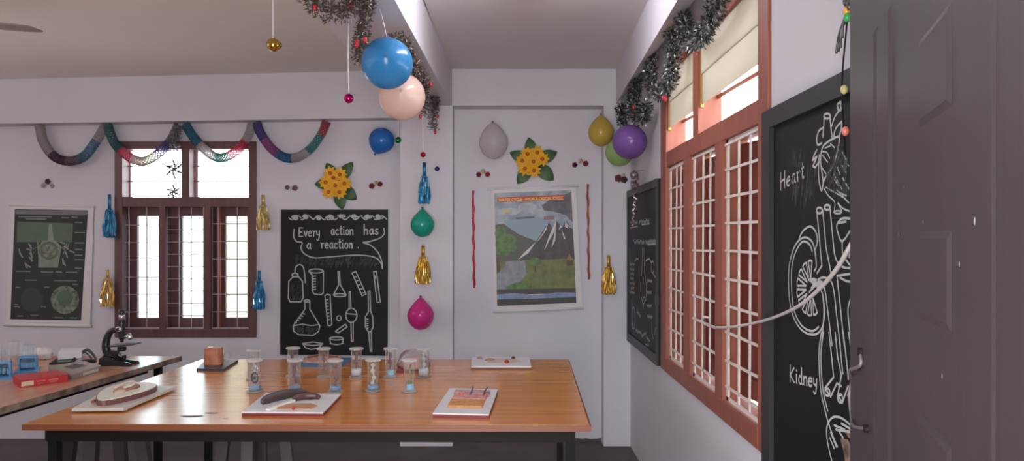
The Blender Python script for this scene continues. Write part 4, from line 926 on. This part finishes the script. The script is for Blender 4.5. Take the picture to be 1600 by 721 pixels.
# ------------------------------------------------------------------ flower and dried rose decorations
M_leaf = mat('leaf_green', (58, 96, 52), .5, var=.3, scale=20); M_pet = mat('petal_yellow', (238, 178, 36), .5, var=.12, scale=30); M_eye = mat('flower_eye', (186, 92, 24), .6)
def flowers(px, py, R_, d, leaves, spots, label):
    c = P(px, py, d); k = d/F; T = thing('flower_decoration', label, 'flowers', c, 'yellow flower decorations')
    for ang, L_, wd in leaves:
        a = V((math.cos(R(ang)), 0, math.sin(R(ang)))); s_ = V((-a.z, 0, a.x)); m = MB(); vs = []; n = 9
        for i in range(n):
            f = i/(n-1); ww = wd*k*math.sin(math.pi*min(1, .12+f*.88))**.8*(1-.15*f) if i < n-1 else 0
            p = c+a*(R_*.45*k+(L_-R_*.45)*k*f)+V((0, -.012-.008*math.sin(f*3.1), 0)); vs += [p+s_*ww+V((0, .006, 0)), p+V((0, -.004, 0)), p-s_*ww+V((0, .006, 0))]
        fs = [(3*i+j, 3*i+j+1, 3*i+j+4, 3*i+j+3) for i in range(n-1) for j in (0, 1)]; m.add(vs, fs, 0, True)
        m.build('leaf', M_leaf, T)
    for dx, dy in spots:
        p = c+V((dx*k, -.045-random.uniform(0, .012), -dy*k)); r = 12*k; m = MB()
        for layer, (n, rr, yy) in enumerate(((9, 1.0, 0), (8, .72, -.006))):
            for j in range(n):
                t = 2*math.pi*(j+.5*layer)/n+dx; a = V((math.cos(t), 0, math.sin(t))); s_ = V((-a.z, 0, a.x)); q = p+V((0, yy, 0))
                m.add([q, q+a*r*rr*.55+s_*r*.26+V((0, -.004, 0)), q+a*r*rr+V((0, .004, 0)), q+a*r*rr*.55-s_*r*.26+V((0, -.004, 0))], [(0, 1, 2, 3)])
        fl = m.build('flower', M_pet, T); m = MB(); m.ball(p+V((0, -.008, 0)), r*.26, 10); m.build('flower_eye', M_eye, fl)
    m = MB(); m.ball(c+V((0, -.018, 0)), R_*k*.62, 14, (1, .4, 1)); m.build('flower_base', mat('leaf_dark', (70, 78, 34), .7), T)
flowers(527, 288, 23, DL-.004, [(55, 42, 10), (116, 37, 10), (180, 35, 9), (282, 41, 11), (322, 39, 11)], [(7, -14), (-3, -9), (14, 0), (-11, 13), (6, 13), (-15, -2), (0, 3), (-8, -16)], 'yellow flower bunch with green leaves above the glassware chalkboard')
flowers(833, 254, 23, DB-.004, [(100, 40, 10), (23, 41, 11), (157, 40, 10), (234, 42, 11), (319, 43, 12)], [(-9, -12), (6, -14), (-17, -1), (0, 0), (14, -4), (-13, 11), (1, 14)], 'yellow flower bunch with green leaves above the landscape poster')
def rose(px, py, r, d, rgb, T):
    c = P(px, py, d); k = d/F; m = MB(); n = 12
    for lay_ in range(4):
        f = 1-lay_*.22
        for j in range(5):
            t = 2*math.pi*j/5+lay_*.7; a = V((math.cos(t), 0, math.sin(t))); s_ = V((-a.z, 0, a.x)); q = c+V((0, -.006*lay_, 0)); rr = r*k*f
            m.add([q+s_*rr*.15, q+a*rr*.6+s_*rr*.6+V((0, -.006, 0)), q+a*rr+V((0, -.002, 0)), q+a*rr*.6-s_*rr*.6+V((0, -.006, 0)), q-s_*rr*.15], [(0, 1, 2, 3, 4)])
    m.ball(c+V((0, -.006, 0)), r*k*.6, 10, (1, .7, 1)); m.build('rose', mat('rose_%d_%d_%d' % rgb, rgb, .7, var=.3, scale=60), T)
def roses(items, d, label):
    T = thing('rose_cluster', label, 'flowers', P(items[0][0], items[0][1], d), 'small dried rose clusters on the walls')
    for px, py, r, rgb in items: rose(px, py, r, d, rgb, T)
DR, PL = (122, 28, 52), (206, 186, 150)
roses([(75, 284, 5, (84, 56, 60)), (68, 290, 4.5, (190, 180, 178)), (82, 291, 4, (186, 172, 172))], DL-.006, 'dull dark and pale rosettes above the dark green chart')
roses([(449, 293, 4.2, (112, 96, 100)), (461, 294, 5.2, (128, 92, 98))], DL-.006, 'two dull mauve rosettes left of the flowers over the motto board')
roses([(581, 291, 5, DR), (594, 288, 4.6, DR), (588, 286, 4, PL)], DL-.006, 'two dark red rosettes right of the flowers over the motto board')
roses([(748, 273, 4.6, DR), (762, 273, 4.6, (150, 36, 60)), (755, 268, 4.4, PL)], DB-.006, 'two red rosettes under the clear whitish balloon')
roses([(898, 258, 4.6, (96, 26, 44)), (915, 256, 5, DR), (907, 252, 4.6, PL)], DB-.006, 'two dark red rosettes under the yellow balloon')
roses([(966, 279, 6.5, (110, 60, 64)), (975, 281, 6, (76, 48, 46)), (974, 274, 3.5, (200, 190, 180))], DC-.006, 'dark brownish rosette cluster above the small corner chalkboard')

# ------------------------------------------------------------------ twisted paper strips beside the poster
def strip(pa, pb, d, hw, rgb, label):
    a, b = P(*pa, d), P(*pb, d); m = MB(); n = 60; w_ = hw*d/F; vs = []
    for i in range(n+1):
        p = a.lerp(b, i/n); t = i*.55; vs += [p+V((w_*math.cos(t)*.5-w_*.5*(1 if math.cos(t) > 0 else -1)*.5, -.006+.005*math.sin(t), 0)), p+V((w_*(.6+.4*math.cos(t)), -.008, 0))]
        vs[-2] = p+V((-w_*(.6+.4*math.cos(t+2)), -.006-.005*math.sin(t), 0))
    m.add(vs, [(2*i, 2*i+1, 2*i+3, 2*i+2) for i in range(n)])
    m.tube([a+V((0, -.005, 0)), b+V((0, -.005, 0))], w_*.55, 6)
    tag(m.build('paper_strip', mat('strip_%d' % rgb[0], rgb, .5, var=.25, scale=40), None, a), label, 'streamer', 'twisted strips beside the poster')
strip((739, 298), (741, 450), DB-.001, 2.6, (206, 44, 80), 'pinkish red twisted strip left of the landscape poster')
strip((918, 288), (920, 437), DB-.001, 2.5, (172, 90, 74), 'orange brown twisted strip right of the landscape poster')

# ------------------------------------------------------------------ honeycomb paper garland over the left window
def swag(pts, cuts, label, d=DL-.058):
    path = smooth([P(x, y, d) for x, y in pts], 16); n = len(path)
    T = thing('paper_garland', label, 'garland', path[0], 'paper garlands under the left beam')
    i0 = 0
    for f, rgb in cuts:
        i1 = max(i0+2, int(round(f*(n-1)))); seg = path[i0:i1+1]; m = MB(); fine = []
        for a, b in zip(seg, seg[1:]):
            for k in range(3): fine.append(a.lerp(b, k/3))
        fine.append(seg[-1]); rs = [.030+.005*math.cos(k*math.pi) for k in range(len(fine))]
        m.tube(fine, rs, 16, cap=False); keep = [n_ for n_ in range(len(m.f)) if not ((n_//16) % 6 in (1, 2, 3) and ((n_ % 16)+((n_//16)//6)) % 2 == 0)]
        m.f = [m.f[n_] for n_ in keep]; m.m = [0]*len(keep); m.s = [True]*len(keep); m.build('segment', trans_mat('tissue_%d_%d_%d' % rgb, tuple(int(40+x*.86) for x in rgb), .5, .6, .2), T); i0 = i1
WHT, CLR = (206, 200, 200), (188, 178, 180)
swag([(62, 196), (68, 222), (85, 245), (108, 252), (132, 244), (152, 218), (165, 196)], [(.30, CLR), (.48, (88, 62, 92)), (.62, (130, 108, 124)), (.82, (64, 130, 168)), (1, CLR)], 'leftmost paper garland loop, grey purple and blue')
swag([(168, 196), (178, 222), (192, 238), (208, 249), (226, 252), (248, 240), (266, 220), (279, 195)], [(.26, (58, 122, 130)), (.42, (222, 78, 104)), (.56, (206, 178, 172)), (.70, (190, 184, 160)), (.84, (78, 72, 150)), (1, (128, 122, 136))], 'second paper garland loop, teal to red and violet over the window')
swag([(290, 195), (301, 213), (318, 232), (335, 245), (352, 246), (372, 234), (388, 212), (394, 194)], [(.24, (50, 124, 164)), (.44, WHT), (.62, (56, 150, 140)), (.80, (226, 56, 96)), (1, WHT)], 'third paper garland loop, blue white green and red over the window')
swag([(401, 192), (408, 210), (424, 232), (444, 246), (464, 246), (486, 232), (503, 208), (510, 190)], [(.20, (84, 64, 160)), (.36, (170, 76, 158)), (.52, (52, 124, 190)), (.68, WHT), (.84, (42, 146, 146)), (1, (196, 46, 76))], 'rightmost paper garland loop, violet blue teal and red')

# ------------------------------------------------------------------ tinsel
M_tin = mat('tinsel_dark', (62, 64, 66), .35, .6); M_tin2 = mat('tinsel_silver', (158, 162, 162), .42, .75)
M_tinb = mat('tinsel_brown', (92, 80, 74), .4, .5); M_red = mat('berry_red', (190, 40, 56), .3)
def tinsel(path, r, dens, label, mats, berries=(), wid=.006, silver=.15):
    pts = smooth(path, 10); m = MB(); tot = 0
    m.tube(pts, .004, 5)
    for a, b in zip(pts, pts[1:]):
        L_ = (b-a).length; n = max(1, int(L_*dens*2.6)); d_ = (b-a).normalized()
        for k in range(n):
            v = V((random.gauss(0, 1), random.gauss(0, 1), random.gauss(0, 1))); v = v-d_*v.dot(d_)*.6; v.normalize()
            p = a.lerp(b, random.random())+v*r*random.uniform(.05, .72); v = (v+V((random.gauss(0, .5), random.gauss(0, .5), random.gauss(0, .5)))).normalized()
            s_ = v.cross(V((random.random()-.5, random.random()-.5, random.random()-.5))).normalized()*wid/2; e = p+v*r*random.uniform(.25, .55); mi = 1 if random.random() < silver else 0
            m.add([p, p.lerp(e, .4)+s_, e, p.lerp(e, .4)-s_], [(0, 1, 2, 3)], mi)
    o = tag(m.build('tinsel_garland', mats, None, path[0]), label, 'tinsel', 'tinsel garlands')
    for b in berries: m = MB(); m.ball(b, .011 if len(berries) < 9 else .009, 10, (.8, .8, 1.3)); m.build('berry', M_red, o)
ZB = 2.49
tinsel([P(476, -24, 2.80), P(488, 0, 2.84), P(512, 18, 2.86), P(540, 16, 2.86), P(554, 0, 2.80), P(560, -18, 2.74)], .058, 900, 'brown tinsel sagging at the top beside the magenta bauble string', [M_tinb, M_tin2], [P(492, 12, 2.80), P(547, 10, 2.82)], .006, .08)
tinsel([P(578, -20, 2.72), P(573, 15, 2.9), P(566, 50, 3.08), P(562, 75, 3.26), P(559, 96, 3.34)], .042, 1000, 'brown tinsel tail hanging left of the large blue balloon', [M_tinb, M_tin2], [P(557, 70, 3.0), P(570, 62, 3.0), P(558, 66, 3.0)], .006, .08)
tinsel([P(612, 64, 3.24), P(628, 64, 3.27), P(645, 104, 3.62), P(661, 124, 3.9), P(664, 150, 4.05), P(665, 178, 4.15)], .045, 1000, 'brown tinsel curving down behind the peach balloon', [M_tinb, M_tin2], [P(673, 132, 3.9), P(657, 182, 4.1)], .006, .08)
tinsel([P(679, 152, 4.95), P(679, 162, 4.8), P(678, 175, 4.74), P(676, 190, 4.75), P(679, 204, 4.75)], .042, 1100, 'short brown tinsel tail with red tips beside the column top', [M_tinb, M_tin2], [P(684, 182, 4.70), P(680, 207, 4.70)], .006, .08)
# right side: silver and black swags fixed along the beam over the red window
XT = .785
def pt(px, py, X=XT): return PX(px, py, X)
tinsel([pt(970, 166, .735), pt(972, 180, .735), pt(973, 196, .735)], .050, 1500, 'dark tinsel tail by the corner above the purple balloon', [M_tin, M_tin2], (), .008, .22)
tinsel([pt(995, 124), pt(992, 145), pt(990, 165), pt(998, 184), pt(1006, 180), pt(1010, 162)], .055, 1300, 'dark tinsel loop right of the corner tail, above the purple balloon', [M_tin, M_tin2], (pt(990, 168, .76),), .008, .3)
tinsel([pt(1019, 84), pt(1017, 108), pt(1017, 130), pt(1028, 146), pt(1042, 136), pt(1050, 110), pt(1052, 80), pt(1050, 46)], .052, 1400, 'silver black tinsel loop at the far end of the red window', [M_tin, M_tin2], (pt(1036, 152, .77), pt(1040, 154, .77)), .008, .5)
tinsel([pt(1066, 26, .79), pt(1069, 36, .785), pt(1072, 48, .785), pt(1078, 66), pt(1094, 58), pt(1108, 38), pt(1118, 10), pt(1126, -12)], .052, 1500, 'silver black tinsel loop over the near window pane', [M_tin, M_tin2], (), .008, .5)

# ------------------------------------------------------------------ foil danglers
def star_dangler():
    d = DL-.075; T = thing('star_dangler', 'dark foil stars dangling in front of the dark window', 'decoration', P(272, 200, d))
    mt = mat('foil_dark', (92, 84, 92), .35, .7); m = MB()
    for x in (266, 271, 277): m.tube([P(x, 205, d), P(x+.5, 246, d)], .0016, 5)
    m.tube([P(272, 280, d), P(272, 292, d)], .0016, 5); m.build('thread', mt, T)
    for cx, cy, r in ((272, 265, 15), (271, 300, 11)):
        m = MB()
        for k in range(3):
            a = math.pi*k/3+.4; dx, dy = r*math.cos(a), r*math.sin(a); m.tube(smooth([P(cx-dx, cy-dy, d), P(cx-dx*.3+2, cy-dy*.3, d), P(cx+dx*.3-2, cy+dy*.3, d), P(cx+dx, cy+dy, d)], 4), .006, 6, sq=(1, .4))
        m.tube([P(cx+r*.55*math.cos(t), cy+r*.5*math.sin(t), d) for t in [k*math.pi/6 for k in range(12)]], .004, 5, closed=True)
        m.build('star', mt, T)
star_dangler()
tinsel([P(279, 196, DL-.08), P(276, 212, DL-.09), P(272, 232, DL-.09)], .05, 900, 'greyish tinsel knot hanging where two garland loops meet over the window', [mat('tinsel_grey', (118, 112, 124), .35, .6), M_tin2], (), .006, .3)
T = thing('foil_dangler', 'silver spiral foil dangling over the small corner chalkboard', 'decoration', pt(991, 272, .80))
m = MB(); Xd = .80
vs = []
for i in range(60):
    f = i/59; y = 270+82*f; r = (7 if f < .35 else 4.5 if f < .5 else 2.6)/F*4.7; t = i*.75; c = pt(991+(1.5*math.sin(f*5)), y, Xd)
    vs += [c+V((r*math.cos(t), r*.5*math.sin(t), .008)), c+V((-r*math.cos(t+.6), -r*.5*math.sin(t+.6), -.008))]
m.add(vs, [(2*i, 2*i+1, 2*i+3, 2*i+2) for i in range(59)]); m.build('spiral', mat('foil_silver', (190, 176, 182), .25, .85), T)
m = MB(); m.ball(pt(991, 274, Xd), .03, 12, (.9, .9, 1), jit=.2); m.ball(pt(990, 288, Xd), .026, 12, (.9, .9, 1), jit=.2); m.build('crown', mat('foil_smoke', (150, 138, 144), .3, .7), T)
m = MB(); m.tube([pt(991, 268, Xd), V((XR-.002, pt(991, 268, Xd).y, pt(991, 266, Xd).z))], .0012, 5); m.build('pin', M_steel, T)
# fairy light string between board and door
T = thing('fairy_lights', 'thin string of coloured bulbs and foil strips hanging beside the door edge', 'string lights', pt(1324, -40, .80))
Xf = .80; m = MB(); m.tube(smooth([pt(1326, -60, Xf), pt(1325, 0, Xf), pt(1324, 30, Xf), pt(1316, 120, Xf), pt(1317, 180, Xf), pt(1321, 240, Xf)]), .0022, 5); m.build('cord', M_steel, T)
for x, y, rgb in ((1323, 18, (232, 166, 60)), (1324, 27, (60, 170, 90)), (1321, 205, (222, 120, 104)), (1319, 140, (190, 178, 120))):
    m = MB(); m.ball(pt(x, y, Xf-.01), .009, 10, (1, 1, 1.3)); m.build('bulb', mat('bulb_%d' % rgb[0], rgb, .2), T)
m = MB()
for k in range(9): m.tube(smooth([pt(1326, 20+k, Xf), pt(1318-k*.7, 34+k*2, Xf-.01), pt(1313-k*.8+random.uniform(-2, 6), 60+k*3, Xf-.01)]), .0022, 4, sq=(1.4, .4))
for k in range(14): m.ball(pt(1326+random.uniform(-4, 6), 2+random.uniform(-8, 10), Xf-.01), .008, 8, jit=.2)
m.build('foil_strip', mat('foil_grey', (104, 98, 100), .35, .6), T)

# ------------------------------------------------------------------ wire from the grille to the door
p0 = PX(1098, 500, XR-.012); w_ = [PX(1108, 497, XR+.006), PX(1100, 496, XR-.014), PX(1097, 503, XR-.016), PX(1112, 511, XR-.018), PX(1145, 511, XR-.03), PX(1195, 501, XR-.05)]
for px, py, d in ((1240, 483, 1.92), (1275, 457, 1.68), (1305, 424, 1.49), (1326, 390, 1.36), (1334, 376, 1.335)): w_.append(P(px, py, d))
m = MB(); m.tube(smooth(w_, 8), .0048, 8)
tag(m.build('wire', mat('white_cable', (206, 198, 196), .45), None, w_[0]), 'stiff white wire looped from the window grille to the door edge', 'wire')

# ------------------------------------------------------------------ ceiling fan, ceiling lamp
hub = V((-2.78, 3.02, 2.46))
T = thing('ceiling_fan', 'brown ceiling fan with one blade showing at the top left corner', 'fan', hub+V((0, 0, .25)))
M_fan = mat('fan_brown', (150, 132, 122), .4); tip = P(79, 53, 3.27)
for k in range(3):
    d_ = (V((tip.x, tip.y, hub.z))-hub).normalized(); d_ = Matrix.Rotation(2*math.pi*k/3, 3, 'Z') @ d_; s_ = V((-d_.y, d_.x, 0)); Lb = .70; z = V((0, 0, .0))
    m = MB(); prof = [(.14, .045), (.22, .062), (.45, .078), (.60, .080), (.655, .070), (.69, .0)]
    lo = [hub+d_*a-s_*b_+V((0, 0, -.006)) for a, b_ in prof]+[hub+d_*a+s_*b_*.9+V((0, 0, .006)) for a, b_ in prof[-2::-1]]
    m.hexa(lo, [p+V((0, 0, .006)) for p in lo]); m.build('blade', M_fan, T)
    m = MB(); m.bar(hub+d_*.07+V((0, 0, .006)), hub+d_*.2+V((0, 0, .009)), .03, .006); m.build('blade_bracket', M_fan, T)
m = MB(); m.lathe(hub+V((0, 0, -.05)), [(.06, 0), (.09, .02), (.095, .07), (.07, .10), (.02, .11)], 24); m.build('motor', M_fan, T)
m = MB(); m.lathe(hub+V((0, 0, .055)), [(.012, 0), (.012, .20), (.05, .22), (.06, .255)], 14); m.build('rod', M_fan, T)

T = thing('tube_light', 'white tube lamp on the right bay ceiling just above the view', 'lamp', (.05, 3.2, 2.766))
m = MB(); m.box((.025, 2.88, 2.735), (.075, 3.50, 2.766)); m.build('fitting', M_white, T)
m = MB(); m.tube([V((.05, 2.91, 2.712)), V((.05, 3.47, 2.712))], .016, 12); m.build('lamp_tube', mat('tube_glow', (250, 250, 255), .5, emit=82), T)
for y in (2.88, 3.47):
    m = MB(); m.box((.03, y, 2.69), (.07, y+.03, 2.735)); m.build('holder', M_white, T)
